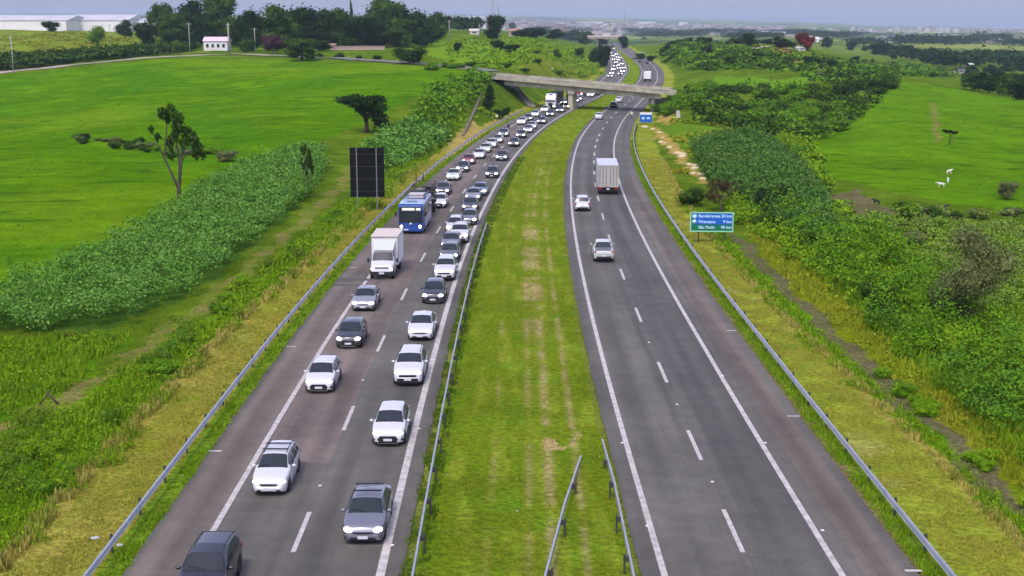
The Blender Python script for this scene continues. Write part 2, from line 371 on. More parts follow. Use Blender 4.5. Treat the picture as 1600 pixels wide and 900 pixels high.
# ------------------------------------------------------------------ terrain sheet
def build_terrain():
    an = np.concatenate([np.linspace(-82, -27, 60, endpoint=False), np.linspace(-27, 27, 620, endpoint=False), np.linspace(27, 82, 60)])*math.pi/180
    rr = np.concatenate([[2, 12, 24], np.geomspace(33, 400, 520), np.geomspace(403, 14000, 300)])
    A, R = np.meshgrid(an, rr); X = R*np.sin(A); Y = R*np.cos(A); Zt = terr(X, Y)
    nr, na = X.shape
    idx = np.arange(nr*na).reshape(nr, na)
    f = np.stack([idx[:-1,:-1], idx[:-1,1:], idx[1:,1:], idx[1:,:-1]], -1).reshape(-1, 4)
    col = zone_color(X, Y)
    m = bpy.data.materials.new('ground_cover'); m.use_nodes = True; nt = m.node_tree; b = nt.nodes['Principled BSDF']
    b.inputs['Roughness'].default_value = 1; b.inputs['Specular IOR Level'].default_value = 0
    at = N(nt, 'VertexColor'); at.layer_name = 'cover'
    g = N(nt, 'NewGeometry')
    def noise(sc, det, lo, hi, a, c, out=None):
        n = N(nt, 'TexNoise'); n.inputs['Scale'].default_value = sc; n.inputs['Detail'].default_value = det; n.inputs['Roughness'].default_value = .6
        nt.links.new(g.outputs['Position'], n.inputs['Vector'])
        r = N(nt, 'MapRange'); r.inputs[1].default_value = lo; r.inputs[2].default_value = hi; r.inputs[3].default_value = a; r.inputs[4].default_value = c
        nt.links.new(n.outputs['Fac'], r.inputs[0]); return r.outputs[0]
    n1 = noise(3.2, 5, .28, .72, .60, 1.36); n2 = noise(.35, 6, .3, .7, .80, 1.2); n3 = noise(.06, 4, .3, .7, .86, 1.14)
    m1 = N(nt, 'Math', operation='MULTIPLY'); m2 = N(nt, 'Math', operation='MULTIPLY')
    nt.links.new(n1, m1.inputs[0]); nt.links.new(n2, m1.inputs[1]); nt.links.new(m1.outputs[0], m2.inputs[0]); nt.links.new(n3, m2.inputs[1])
    sc = N(nt, 'VectorMath', operation='SCALE'); nt.links.new(at.outputs['Color'], sc.inputs[0]); nt.links.new(m2.outputs[0], sc.inputs['Scale'])
    hsv = N(nt, 'HueSaturation'); hn = noise(.8, 4, .3, .7, .485, .512)
    nt.links.new(hn, hsv.inputs['Hue']); nt.links.new(sc.outputs[0], hsv.inputs['Color']); nt.links.new(hsv.outputs[0], b.inputs['Base Color'])
    bp = N(nt, 'Bump'); bp.inputs['Strength'].default_value = .9; bp.inputs['Distance'].default_value = .35; nt.links.new(n1, bp.inputs['Height']); nt.links.new(bp.outputs[0], b.inputs['Normal'])
    me = quick_mesh('ground', np.stack([X, Y, Zt], -1).reshape(-1, 3), f, m, True)
    ca = me.color_attributes.new('cover', 'FLOAT_COLOR', 'POINT')
    ca.data.foreach_set('color', np.concatenate([col.reshape(-1, 3), np.ones((nr*na, 1))], 1).astype(np.float32).ravel())
    o = link_mesh('ground', me); tag(o, kind='structure')
build_terrain()

# ------------------------------------------------------------------ roads
def road_mat(name, c, tracks, dark=.75):
    m = bpy.data.materials.new(name); m.use_nodes = True; nt = m.node_tree; b = nt.nodes['Principled BSDF']
    b.inputs['Roughness'].default_value = .85; b.inputs['Specular IOR Level'].default_value = .3
    uv = N(nt, 'UVMap'); mp = N(nt, 'Mapping'); mp.inputs['Scale'].default_value = (.9, .02, 1); nt.links.new(uv.outputs[0], mp.inputs[0])
    n1 = N(nt, 'TexNoise'); n1.inputs['Scale'].default_value = 1; n1.inputs['Detail'].default_value = 4; nt.links.new(mp.outputs[0], n1.inputs['Vector'])
    n2 = N(nt, 'TexNoise'); n2.inputs['Scale'].default_value = .12; n2.inputs['Detail'].default_value = 6; nt.links.new(uv.outputs[0], n2.inputs['Vector'])
    n3 = N(nt, 'TexNoise'); n3.inputs['Scale'].default_value = 14; n3.inputs['Detail'].default_value = 3; nt.links.new(uv.outputs[0], n3.inputs['Vector'])
    def mr(n, a, c_, lo=.35, hi=.65):
        r = N(nt, 'MapRange'); r.inputs[1].default_value = lo; r.inputs[2].default_value = hi; r.inputs[3].default_value = a; r.inputs[4].default_value = c_
        nt.links.new(n.outputs['Fac'], r.inputs[0]); return r.outputs[0]
    o = None
    sx = N(nt, 'SeparateXYZ'); nt.links.new(uv.outputs[0], sx.inputs[0])
    wv = N(nt, 'Math', operation='MULTIPLY'); wv.inputs[1].default_value = 6.283/1.83; nt.links.new(sx.outputs[0], wv.inputs[0])
    cs = N(nt, 'Math', operation='COSINE'); nt.links.new(wv.outputs[0], cs.inputs[0])
    wm = N(nt, 'MapRange'); wm.inputs[1].default_value = -1; wm.inputs[2].default_value = 1; wm.inputs[3].default_value = .95; wm.inputs[4].default_value = 1.05; nt.links.new(cs.outputs[0], wm.inputs[0])
    n4 = N(nt, 'TexNoise'); n4.inputs['Scale'].default_value = .9; n4.inputs['Detail'].default_value = 7; n4.inputs['Roughness'].default_value = .7; nt.links.new(uv.outputs[0], n4.inputs['Vector'])
    for s in (mr(n1, .76, 1.16), mr(n2, .84, 1.14), mr(n3, .88, 1.12), wm.outputs[0], mr(n4, .9, 1.08, .4, .6)):
        if o is None: o = s
        else:
            k = N(nt, 'Math', operation='MULTIPLY'); nt.links.new(o, k.inputs[0]); nt.links.new(s, k.inputs[1]); o = k.outputs[0]
    sc = N(nt, 'VectorMath', operation='SCALE'); sc.inputs[0].default_value = c; nt.links.new(o, sc.inputs['Scale']); nt.links.new(sc.outputs[0], b.inputs['Base Color'])
    bp = N(nt, 'Bump'); bp.inputs['Strength'].default_value = .25; bp.inputs['Distance'].default_value = .02; nt.links.new(n3.outputs['Fac'], bp.inputs['Height']); nt.links.new(bp.outputs[0], b.inputs['Normal'])
    return m
M_ASPH = road_mat('asphalt', (.102,.098,.083), 1); M_ASPHD = road_mat('asphalt_dark', (.084,.081,.071), 1); M_ASPHL = road_mat('asphalt_light', (.114,.110,.094), 1)
M_PINK = road_mat('asphalt_reddish', (.142,.118,.100), 1); M_SHLD = road_mat('asphalt_brownish', (.128,.110,.090), 1)
M_LINE = mat('road_paint', (.42,.40,.37), .7, noise=.28, nscale=2.5)
def strip(fx, o1, o2, y0, y1, z, name, m, step=3., parent=None, wob=0):
    n = max(2, int(abs(y1-y0)/step)+1); ys = np.linspace(y0, y1, n)
    w = fbm(ys*0, ys, 5, 3)*wob; a = fx(ys, o1)+w; b = fx(ys, o2)+w*.6
    co = np.concatenate([np.stack([a, ys, ys*0+z], -1), np.stack([b, ys, ys*0+z], -1)])
    i = np.arange(n-1); f = np.stack([i, i+n, i+n+1, i+1], -1)
    me = quick_mesh(name, co, f, m)
    uv = me.uv_layers.new(name='UVMap'); li = f.ravel()
    u = np.where(li >= n, o2, o1); v = ys[li % n]
    uv.data.foreach_set('uv', np.stack([u, v], -1).astype(np.float32).ravel())
    return me
def struct(name, me): return tag(link_mesh(name, me), kind='structure')
YE = 1320
struct('road', strip(lx, PLO, PIO, -30, YE, .0, 'road', M_ASPH, wob=.08))
struct('road', strip(rx, PRI, PRO, -30, YE, .0, 'road', M_ASPH, wob=.08))
struct('road_surface_patch', strip(lx, L1O+.1, LDO-.02, 58.5, 260, .004, 'patch', M_PINK))
struct('road_surface_patch', strip(lx, PLO+.25, L1O-.05, 40, 300, .004, 'patch', M_SHLD))
struct('road_surface_patch', strip(rx, RDO+.1, R2O-.1, 42, 300, .004, 'patch', M_ASPHD))
struct('road_surface_patch', strip(rx, .12, RDO-.3, -20, 56.5, .004, 'patch', M_ASPHL))
struct('road_surface_patch', strip(rx, R2O+.9, PRO-.55, 30, 175, .004, 'patch', M_SHLD))
for nm, fx, o in (('left_outer', lx, L1O), ('left_inner', lx, 0), ('right_inner', rx, 0), ('right_outer', rx, R2O)):
    w = .13 if nm != 'left_inner' else .17
    struct('road_line', strip(fx, o-w, o+w, -30, YE, .008, nm, M_LINE))
mb = MB()
def dash(fx, off, y0, y1, w=.09, z=.0085):
    xs = [float(fx(y0, off)), float(fx(y1, off))]
    mb.add([(xs[0]-w, y0, z), (xs[0]+w, y0, z), (xs[1]+w, y1, z), (xs[1]-w, y1, z)], [(0,1,2,3)])
ld = [48.2, 63.8, 80, 95.5, 111.5, 127, 142, 157.5, 172.5, 187.5, 201, 215]
while ld[-1] < 900: ld.append(ld[-1]+15.5)
ld = [48.2-32, 48.2-16]+ld
for y in ld: dash(lx, LDO, y-.3, y+4.0, w=.1 if y < 200 else .13)
rd = [22, 35.5, 48.2, 59.2, 72.8, 88.3, 103.5, 121.5, 136, 150.5, 163.5, 177.5, 191.5, 203, 215.5, 227, 238.5]
while rd[-1] < 900: rd.append(rd[-1]+15)
for y in rd: dash(rx, RDO, y-.3, y+4.3, w=.1 if y < 200 else .13)
tag(mb.build('lane_dash', M_LINE), kind='structure')
# short bars on the shoulders, studs beside the lines
mb = MB()
def bar(px, py, w):
    p = gp(px, py, .009); mb.add([(p.x-w/2, p.y-.09, .009), (p.x+w/2, p.y-.09, .009), (p.x+w/2, p.y+.1, .009), (p.x-w/2, p.y+.1, .009)], [(0,1,2,3)])
for a in ((336,704.5,.65),(455.5,541.5,.6),(1143,516.5,.7),(1240,650,.65),(1427,891.5,.65),(552,418,.6)): bar(*a)
tag(mb.build('shoulder_mark', M_LINE), kind='structure')
stud0 = MB().box((0, 0, .012), (.13, .12, .03)).mesh('road_stud', mat('stud', (.7,.68,.6), .5))
for i, (px, py) in enumerate([(500,759),(655,670),(613,852),(972,692),(1011,822),(1058,632),(1113,753),(1196,692),(1285,829),(567,594),(684,545),(1129,587),(1014,535)]):
    o = link_mesh('road_stud', stud0); p = gp(px, py, .012); o.location = p
    side = 'left lanes' if px < 800 else 'right lanes'
    tag(o, f'small pale reflector stud on the asphalt of the {side}', 'reflector', 'reflector studs on the road')
# dark tar smear on the left shoulder and the crossing road on the hill
def blob(px, py, w, l, z, m, name):
    p = gp(px, py, z); vs = []
    for k in range(20):
        a = k/20*6.283; r = 1+.25*math.sin(3*a+px)+.15*math.sin(5*a+py); vs.append((p.x+math.cos(a)*w*r, p.y+math.sin(a)*l*r, z))
    return struct(name, MB().add(vs, [tuple(range(20))]).mesh(name, m))
blob(548, 437, 1.5, .9, .0085, M_ASPHD, 'tar_stain'); blob(536, 445, 1.2, .5, .0088, M_ASPHD, 'tar_stain')
def drape(pts, w, lift, name, m, n=6):
    P = [p if isinstance(p, Vector) else gp(*p)[:2] for p in pts]; Q = []
    for i in range(len(P)-1):
        for k in range(n): Q.append(Vector(P[i]).lerp(Vector(P[i+1]), k/n))
    Q.append(Vector(P[-1])); co = []; f = []
    for i, q in enumerate(Q):
        t = (Q[min(i+1, len(Q)-1)]-Q[max(i-1, 0)]).normalized(); nn = Vector((-t.y, t.x))
        zz = max(float(terr(q.x+nn.x*s*w/2, q.y+nn.y*s*w/2)) for s in (-1, 0, 1))+lift
        for s in (-1, 1): co.append((q.x+nn.x*s*w/2, q.y+nn.y*s*w/2, zz))
    for i in range(len(Q)-1): f.append((2*i, 2*i+1, 2*i+3, 2*i+2))
    me = quick_mesh(name, co, f, m); me.uv_layers.new(name='UVMap'); return me
M_DIRT = mat('pale_dirt_road', (.36,.31,.25), .95, noise=.15, nscale=.2)
struct('side_road', drape([(766,112),(740,108),(700,103.5),(650,99),(600,96),(550,93),(500,90.5),(440,88)], 7, .12, 'side_road', road_mat('old_asphalt', (.2,.19,.18), 1)))
struct('dirt_road', drape([(440,87.5),(400,86),(360,85),(320,86),(260,89),(200,93.5),(100,103),(0,114),(-150,130),(-400,155)], 6, .12, 'dirt_road', M_DIRT))
struct('dirt_road', drape([Vector(((c-800)/2000*d, d)) for c, d in ((1030,655),(1060,650),(1100,655),(1150,660),(1190,665),(1230,690))], 7, .2, 'dirt_road', mat('pale_dirt_track', (.5,.42,.26), .95)))

# ------------------------------------------------------------------ haze
def haze():
    m = bpy.data.materials.new('haze'); m.use_nodes = True; nt = m.node_tree; nt.nodes.clear()
    o = N(nt, 'OutputMaterial'); v = N(nt, 'VolumePrincipled')
    v.inputs['Color'].default_value = (.62, .76, 1, 1); v.inputs['Density'].default_value = 8e-5; v.inputs['Anisotropy'].default_value = 0
    nt.links.new(v.outputs[0], o.inputs['Volume'])
    zlo, zhi = -60, 150
    me = MB().box((0, 6900, (zlo+zhi)/2), (29000, 15000, zhi-zlo)).mesh('haze', m)
    tag(link_mesh('haze', me), kind='stuff')
haze()

# ------------------------------------------------------------------ guard rails
WPROF = [(-.03,.0),(.03,.05),(-.03,.1),(-.03,.16),(.03,.21),(-.03,.27)]
def guardrail(pts, label, side, posts=True, h=.72, step=4., dense=None, group=None):
    """pts: (x,y,z of the beam's top). side: +1 when the posts stand on the +x side"""
    t = empty('guardrail', (pts[0][0], pts[0][1], 0)); tag(t, label, 'guardrail', group)
    o0 = Vector(t.location); vs = []; fs = []; P = [Vector(p)-o0 for p in pts]; k = len(WPROF)
    for i, p in enumerate(P):
        d = (P[min(i+1, len(P)-1)]-P[max(i-1, 0)]); d.z = 0; d.normalize(); nn = Vector((d.y, -d.x, 0))
        for (a, b) in WPROF: vs.append(p+nn*a*-side*-1+Vector((0, 0, -b)))
    for i in range(len(P)-1):
        for j in range(k-1): fs.append((i*k+j, i*k+j+1, (i+1)*k+j+1, (i+1)*k+j))
    b0 = len(vs)
    # back of the beam, so that it has thickness
    for i in range(len(P)):
        d = (P[min(i+1, len(P)-1)]-P[max(i-1, 0)]); d.z = 0; d.normalize(); nn = Vector((d.y, -d.x, 0))*side
        vs += [P[i]+nn*.05, P[i]+nn*.05+Vector((0, 0, -.27))]
    for i in range(len(P)-1):
        fs += [(b0+2*i, b0+2*i+1, b0+2*i+3, b0+2*i+2), (i*k, b0+2*i, b0+2*i+2, (i+1)*k)]
    MB().add(vs, fs).build('beam', MT['steel'], t)
    if posts:
        pm = MB().box((0, 0, .3), (.08, .11, .86)).box((-side*.08, 0, .54), (.13, .13, .2)).mesh('post', MT['post'])
        acc = 0; cnt = 0; last = P[0]
        for i in range(1, len(P)):
            acc += (P[i]-last).length; last = P[i]
            if acc >= step and cnt < 98 and P[i].z > .25:
                acc = 0; cnt += 1
                d = (P[i]-P[i-1]).normalized(); nn = Vector((d.y, -d.x, 0))*side
                o = link_mesh('post', pm, t); o.location = (P[i].x+nn.x*.2, P[i].y+nn.y*.2, P[i].z-.72-o0.z*0); o.rotation_euler = (0, 0, math.atan2(d.y, d.x)-math.pi/2)
    return t
def railpts(fx, off, y0, y1, h=.74, st=1., bury0=False, bury1=False):
    r = []; n = int((y1-y0)/st)
    for i in range(n+1):
        y = y0+st*i; hh = h
        if bury1: hh = min(hh, max(.02, (y1-y)/9*h))
        r.append((float(fx(y, off)), y, hh))
    return r
guardrail(railpts(lx, GLO, 20, 300), 'long grey guardrail along the grass verge left of the queue of oncoming cars', -1)
guardrail(railpts(lx, GMO, 20, 129), 'guardrail on the median right beside the oncoming lanes, dark posts on its grass side', 1)
guardrail(railpts(rx, GRO, 20, 262), 'long grey steel guardrail along the outer shoulder of the right hand road', 1)
def lin(a, b, n, bury=8): 
    A, B = Vector(a), Vector(b); L = (B-A).length; r = []
    for i in range(n+1):
        p = A.lerp(B, i/n); d = (B-p).length; p.z = min(.74, max(.03, d/bury*.74)); r.append(tuple(p))
    return r
guardrail(lin((-.75, 30, 0), (3.35, 59.5, 0), 30), 'short slanting guardrail in the middle of the median grass, far end sunk in', 1)
guardrail(lin((4.45, 30, 0), (4.6, 62, 0), 32), 'short guardrail on the median edge beside the right hand road, far end sunk in', -1)
guardrail(railpts(lx, PIO+.7, 318, 640), 'distant guardrail on the median beyond the overpass', 1, posts=False)

# ------------------------------------------------------------------ overpass
def bridge():
    dA, dB = Vector((-5.8, 324, 7.9)), Vector((37.2, 298.4, 5.25))    # top of the near parapet, left and right end
    ax = (dB-dA); L = math.hypot(ax.x, ax.y); ang = math.atan2(ax.y, ax.x); slope = ax.z/L
    t = empty('overpass', (dA.x, dA.y, 0), ang); tag(t, 'pale concrete road overpass crossing both carriageways on one wide median pier', 'overpass')
    def zt(u): return dA.z+slope*u
    def beam(x0, x1, y0, y1, zo0, zo1, name, m, n=1):
        mb = MB(); vs = []
        for u in (x0, x1):
            for y in (y0, y1):
                for zo in (zo0, zo1): vs.append((u-y*.55, y, zt(u)+zo))
        mb.add(vs, [(0,1,3,2),(4,6,7,5),(0,4,5,1),(2,3,7,6),(0,2,6,4),(1,5,7,3)]); return mb.build(name, m, t)
    Wd = 9.6
    beam(0, L, 0, Wd, -1.10, -.72, 'deck', MT['conc'])
    beam(-1.5, L+.8, -.12, .14, -1.12, 0, 'parapet', MT['conc']); beam(-1.5, L+.8, Wd-.14, Wd+.12, -1.12, 0, 'parapet', MT['conc'])
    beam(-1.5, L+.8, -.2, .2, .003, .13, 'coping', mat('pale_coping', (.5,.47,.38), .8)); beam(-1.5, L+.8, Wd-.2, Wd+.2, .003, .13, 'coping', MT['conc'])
    for y in (1.3, 3.4, 5.6, 7.8): beam(4.5, L-3, y-.25, y+.25, -2.35, -1.103, 'girder', MT['conc'])
    # median pier: a wall-like leg with a cross head
    up = 23.3
    mb = MB().box((up-.6, 2.0, zt(up)/2-1.45), (1.25, 2.2, zt(up)-3.3+.4)).box((up-3.9, 7.2, zt(up)/2-1.45), (1.25, 2.2, zt(up)-3.3+.4)); mb.build('pier', MT['conc'], t)
    beam(up-.9, up+.9, .5, 9.1, -3.0, -2.353, 'pier_head', MT['conc'])
    for s, x0 in ((-1, 4.2), (1, L-3)):
        MB().box((x0-2.6, 4.8, zt(x0)/2-1.1), (.9, 7.6, zt(x0)-2.6)).build('abutment', MT['concd'], t)
    # drainage chute down the left bank
    return t
bridge()
def slab_path(a, b, w, h, name, m, label, cat):
    A, B = gp(*a), gp(*b); mb = MB(); n = 14; vs = []; fs = []
    for i in range(n+1):
        p = A.lerp(B, i/n); z = max(p.z, float(terr(p.x, p.y)), float(terr(p.x-w/2, p.y)), float(terr(p.x+w/2, p.y)))
        for (dx, dz) in ((-w/2, -.6), (-w/2, h), (-w/2+.25, h), (-w/2+.3, .1), (w/2-.3, .1), (w/2-.25, h), (w/2, h), (w/2, -.6)): vs.append((p.x+dx, p.y, z+dz))
    for i in range(n):
        for j in range(7): fs.append((i*8+j, i*8+j+1, (i+1)*8+j+1, (i+1)*8+j))
    o = mb.add(vs, fs).build(name, m); return tag(o, label, cat)
slab_path((803,136), (833,168), 1.5, .35, 'drainage_chute', MT['concd'], 'grey concrete drainage chute running down the bank under the left end of the overpass', 'drainage chute')
slab_path((1058,164), (1060,186), .8, .05, 'drainage_chute', MT['conc'], 'pale concrete drainage chute down the grass bank right of the blue road sign', 'drainage chute')
slab_path((752,148), (723,212), .45, .1, 'drainage_chute', mat('muddy_concrete', (.2,.17,.11), .9), 'long thin muddy drainage channel down the green slope left of the overpass', 'drainage channel')

# ------------------------------------------------------------------ signs
def text(body, size, loc, m, parent, name='lettering', align='LEFT', bold=.0):
    c = bpy.data.curves.new(name, 'FONT'); c.body = body; c.size = size; c.align_x = align; c.align_y = 'CENTER'; c.offset = bold; c.extrude = .004
    tmp = bpy.data.objects.new('tmp_text', c); me = bpy.data.meshes.new_from_object(tmp); bpy.data.objects.remove(tmp); me.materials.clear(); me.materials.append(m)
    o = link_mesh(name, me, parent); o.location = loc; o.rotation_euler = (math.pi/2, 0, 0); return o
M_SGREEN = mat('sign_green', (.0,.16,.075), .4); M_SBLUE = mat('sign_blue', (.008,.11,.48), .4); M_SWHITE = mat('sign_white', (.5,.75,.9), .5); M_SRIM = mat('sign_rim', (.3,.62,.4), .5)
def distance_sign():
    b = gp(1111, 379); t = empty('distance_sign', b, math.radians(-3)); k = 1/pxm(b)
    tag(t, 'green and blue distance sign reading Bandeirantes, Viracopos and São Paulo on the right verge', 'road sign')
    w, h, z0 = 67*k, 31*k, 17*k
    MB().box((0, 0, z0+h/2), (w, .06, h)).build('panel', M_SGREEN, t)
    r = MB()
    for s in (-1, 1): r.box((0, -.035, z0+h/2+s*(h/2-.05)), (w+.04, .03, .11)).box((s*(w/2-.05), -.037, z0+h/2), (.11, .03, h-.12))
    r.build('border', M_SRIM, t)
    MB().box((.02*w, -.036, z0+h*.655), (w*.9, .02, h*.55)).build('blue_field', M_SBLUE, t)
    for i, (a, n) in enumerate((('Bandeirantes', '20 km'), ('Viracopos', '9 km'), ('São Paulo', '90 km'))):
        z = z0+h*(.80-.285*i); text(a, .40, (-w*.31, -.06, z), M_SWHITE, t, bold=.008); text(n, .40, (w*.46, -.06, z), M_SWHITE, t, align='RIGHT', bold=.008)
    MB().add([(-w*.4+x, -.06, z0+h*.80+y) for x, y in ((-.2,.1),(0,.2),(.2,.1),(.2,-.1),(0,-.22),(-.2,-.1))], [(0,1,2,3,4,5)]).build('road_shield', M_SWHITE, t)
    MB().lathe((-w*.4, -.04, z0+h*.515), (0, -1, 0), [(0, .2), (.02, .2)], 16).build('airport_symbol', M_SWHITE, t)
    for s in (-1, 1): MB().box((s*w*.3, .08, (z0+h)/2-.5), (.12, .1, z0+h+.9)).build('post', MT['post'], t)
distance_sign()
def back_sign():
    b = gp(575, 330); k = 1/pxm(b); t = empty('message_board', b, math.radians(2))
    tag(t, 'tall black back of a large road sign on two pale posts beside the left guardrail', 'road sign')
    w, h, z0 = 53*k, 77*k, 22*k
    MB().box((0, .12, z0+h/2), (w, .09, h)).build('panel', mat('black_panel', (.008,.011,.010), .9, spec=.1, noise=.25, nscale=.8), t)
    rb = MB()
    for z in (.12, .37, .62, .87): rb.box((0, .055, z0+h*z), (w*.96, .03, .07))
    rb.build('stiffener', MT['black'], t)
    for x in (-.3, .275): MB().box((w*x, -.02, (z0+h)/2-.4), (.11, .1, z0+h+.75)).build('post', mat('post_grey', (.2,.2,.2), .6, .3), t)
back_sign()
def small_sign(px, py, wpx, hpx, lift, mpan, label, white_top=False, posts=2):
    b = gp(px, py); k = 1/pxm(b); t = empty('road_sign', b); tag(t, label, 'road sign'); w, h, z0 = wpx*k, hpx*k, lift*k
    MB().box((0, 0, z0+h/2), (w, .07, h)).build('panel', mpan, t)
    if white_top:
        MB().box((0, -.04, z0+h*.9), (w, .02, h*.22)).build('white_band', MT['white'], t)
        MB().box((-w*.22, -.04, z0+h*.42), (w*.2, .02, h*.22)).box((w*.2, -.04, z0+h*.42), (w*.26, .02, h*.18)).build('symbol', M_SWHITE, t)
    for s in ((-1, 1) if posts == 2 else (0,)): MB().box((s*w*.32, .08, (z0+h)/2-.3), (.1, .08, z0+h+.4)).build('post', MT['post'], t)
small_sign(1009, 194, 19, 15, 3, M_SBLUE, 'small blue road sign with a white top band on the right bank before the overpass', True)
small_sign(1004, 90, 7, 5, 3, mat('sign_back_pale', (.45,.55,.5), .6), 'tiny pale sign beside the far right hand bend beyond the overpass')
def marker(px, py, hpx, label):
    b = gp(px, py); k = 1/pxm(b); t = empty('marker_post', b); tag(t, label, 'marker post')
    MB().tube([(0, 0, -.2), (0, 0, hpx*k)], .05, 6).build('post', MT['post'], t)
    MB().box((0, -.05, hpx*k), (.5, .04, .5)).build('plate', mat('marker_pale', (.6,.68,.4), .5), t)
marker(776, 189, 8, 'small pale marker plate on a post beside the left guardrail'); marker(987, 186, 9, 'thin dark post with a small plate left of the blue road sign')
marker(863, 112, 5, 'tiny pale marker on the cut slope just above the overpass')

# ------------------------------------------------------------------ poles, masts
def util_pole(px, py, hpx, label, w=.16, arm=True):
    b = gp(px, py); k = 1/pxm(b); t = empty('utility_pole', b); tag(t, label, 'utility pole', 'utility poles along the hill road'); h = hpx*k
    MB().tube([(0, 0, -.5), (0, 0, h)], [w*1.2, w*.8], 8).build('mast', MT['wood'], t)
    if arm: MB().box((0, 0, h-.6), (2., .12, .14)).build('crossarm', MT['wood'], t)
for a in ((21,113,57,'leftmost utility pole, at the left edge of the pasture in front of the dark hedge'),(173,70,32,'utility pole beside the pale green bamboo clump'),
  (297,82,46,'slim utility pole left of the small white house'),(358,83,46,'thick pale utility pole just right of the small white house',.26),(399,82,38,'utility pole right of the white house, before the dark trees'),
  (556,74,38,'utility pole in front of the dark tree row above the side road'),(619,62,38,'pale tall utility pole in front of the middle of the tree row'),(661,60,25,'short utility pole near the right end of the tree row'),
  (702,62,30,'utility pole past the right end of the tree row'),(749,60,22,'utility pole left of the dark round tree'),(484,72,24,'utility pole behind the gate wall by the side road')): util_pole(*a)
def lattice(px, py, hpx, w, label, nseg=14):
    b = gp(px, py); k = 1/pxm(b); t = empty('radio_mast', b); tag(t, label, 'radio mast'); h = hpx*k; mb = MB()
    for sx in (-1, 1):
        for sy in (-1, 1): mb.tube([(sx*w, sy*w, 0), (sx*w*.3, sy*w*.3, h)], .14, 4)
    for i in range(nseg):
        z0, z1 = h*i/nseg, h*(i+1)/nseg; a, c = w*(1-.7*i/nseg), w*(1-.7*(i+1)/nseg)
        for sy in (-1, 1): mb.tube([(-a, sy*a, z0), (c, sy*c, z1)], .08, 4)
    mb.build('lattice', mat('mast_grey', (.2,.22,.25), .6), t); MB().tube([(0, 0, h), (0, 0, h+2)], .06, 5).build('antenna', MT['steel'], t)
lattice(770, 60, 62, 1.1, 'tall thin lattice radio mast rising behind the dark round tree'); lattice(779, 60, 50, .8, 'shorter lattice mast just right of the tall one')
lattice(975, 66, 46, 1.2, 'faint thin tower standing over the distant town')

# ------------------------------------------------------------------ buildings
def house(px, py, wpx, hpx, depth, label, wallm, roofm, rz=0, nwin=3, roofh=.3, flat=False, name='house'):
    b = gp(px, py); k = 1/pxm(b); w, h = wpx*k, hpx*k; t = empty(name, b, rz); tag(t, label, 'house' if name == 'house' else 'warehouse'); hw = h*(1-(0 if flat else roofh))
    MB().box((0, depth/2, hw/2-.5), (w, depth, hw+1)).build('wall', wallm, t)
    r = MB(); e = .4
    if flat: r.box((0, depth/2, hw+.12), (w+e, depth+e, .24))
    else:
        z0, z1 = hw-.05, h
        r.add([(-w/2-e, -e, z0), (w/2+e, -e, z0), (w/2+e, depth+e, z0), (-w/2-e, depth+e, z0), (-w/2-e, depth/2, z1), (w/2+e, depth/2, z1)], [(0,1,5,4),(2,3,4,5),(0,4,3),(1,2,5),(0,3,2,1)])
    r.build('roof', roofm, t)
    for i in range(nwin):
        x = w*((i+.7)/(nwin+.4)-.5); MB().box((x, -.03, hw*.5), (w/nwin*.42, .1, hw*.36)).build('window', MT['glass'], t)
M_TILE = mat('clay_roof', (.34,.2,.15), .8, noise=.2, nscale=.5); M_GREYROOF = mat('fibre_roof', (.46,.46,.48), .7, noise=.12, nscale=.15); M_PINKW = mat('pinkish_wall', (.42,.3,.26), .8); M_BEIGE = mat('beige_wall', (.55,.5,.42), .8)
house(337, 79, 37, 21, 7, 'small white house with a pale roof and dark windows beside the thick utility pole', MT['white'], mat('pale_pink_roof', (.62,.5,.55), .8), nwin=4)
house(741, 54, 14, 9, 6, 'small beige house by the road left of the round dark tree', M_BEIGE, M_BEIGE, nwin=1, roofh=.35)
house(803, 57, 15, 12, 7, 'house with a clay roof half hidden between the tree row and the round dark tree', M_BEIGE, M_TILE, nwin=1)
house(515, 77, 16, 9, 5, 'low white gatehouse on the side road under the dark trees', MT['white'], M_TILE, nwin=2)
house(560, 78, 82, 5, .5, 'long low pinkish garden wall along the side road under the trees', M_PINKW, M_PINKW, nwin=0, flat=True)
house(232, 56, 9, 11, 6, 'little white building between the warehouse and the big trees', MT['white'], M_GREYROOF, nwin=1)
for a in ((40,47,128,23,40,'long pale warehouse roof at the top left corner of the view'),(152,49,96,26,40,'second pale warehouse, behind the bamboo clump'),(216,50,50,22,40,'third, shortest pale warehouse, with a brownish roof edge')):
    house(*a, MT['white'] if a[0] != 216 else M_BEIGE, M_GREYROOF, nwin=0, roofh=.35, name='warehouse')
house(1253, 79, 12, 6, 7, 'small white building below the red flowering tree', MT['white'], MT['white'], nwin=1); house(1277, 66, 5, 8, 4, 'narrow white water tower house right of the red flowering tree', MT['white'], MT['white'], nwin=0)
house(1290, 116, 10, 8, 7, 'small beige house left of a dark shed on the far right slope', M_BEIGE, M_BEIGE, nwin=1); house(1307, 114, 14, 6, 7, 'low clay roofed house on the far right slope', M_BEIGE, M_TILE, nwin=1) 
house(1490, 118, 10, 7, 8, 'yellowish farmhouse in the valley left of the dark grove', M_BEIGE, M_BEIGE, nwin=1); house(1502, 115, 13, 8, 8, 'farmhouse with a dark roof in the valley beside the yellowish one', M_BEIGE, mat('dark_roof', (.06,.06,.06), .8), nwin=1)
house(1517, 104, 9, 5, 9, 'isolated white farmhouse in the valley above the dark grove', MT['white'], MT['white'], nwin=0)
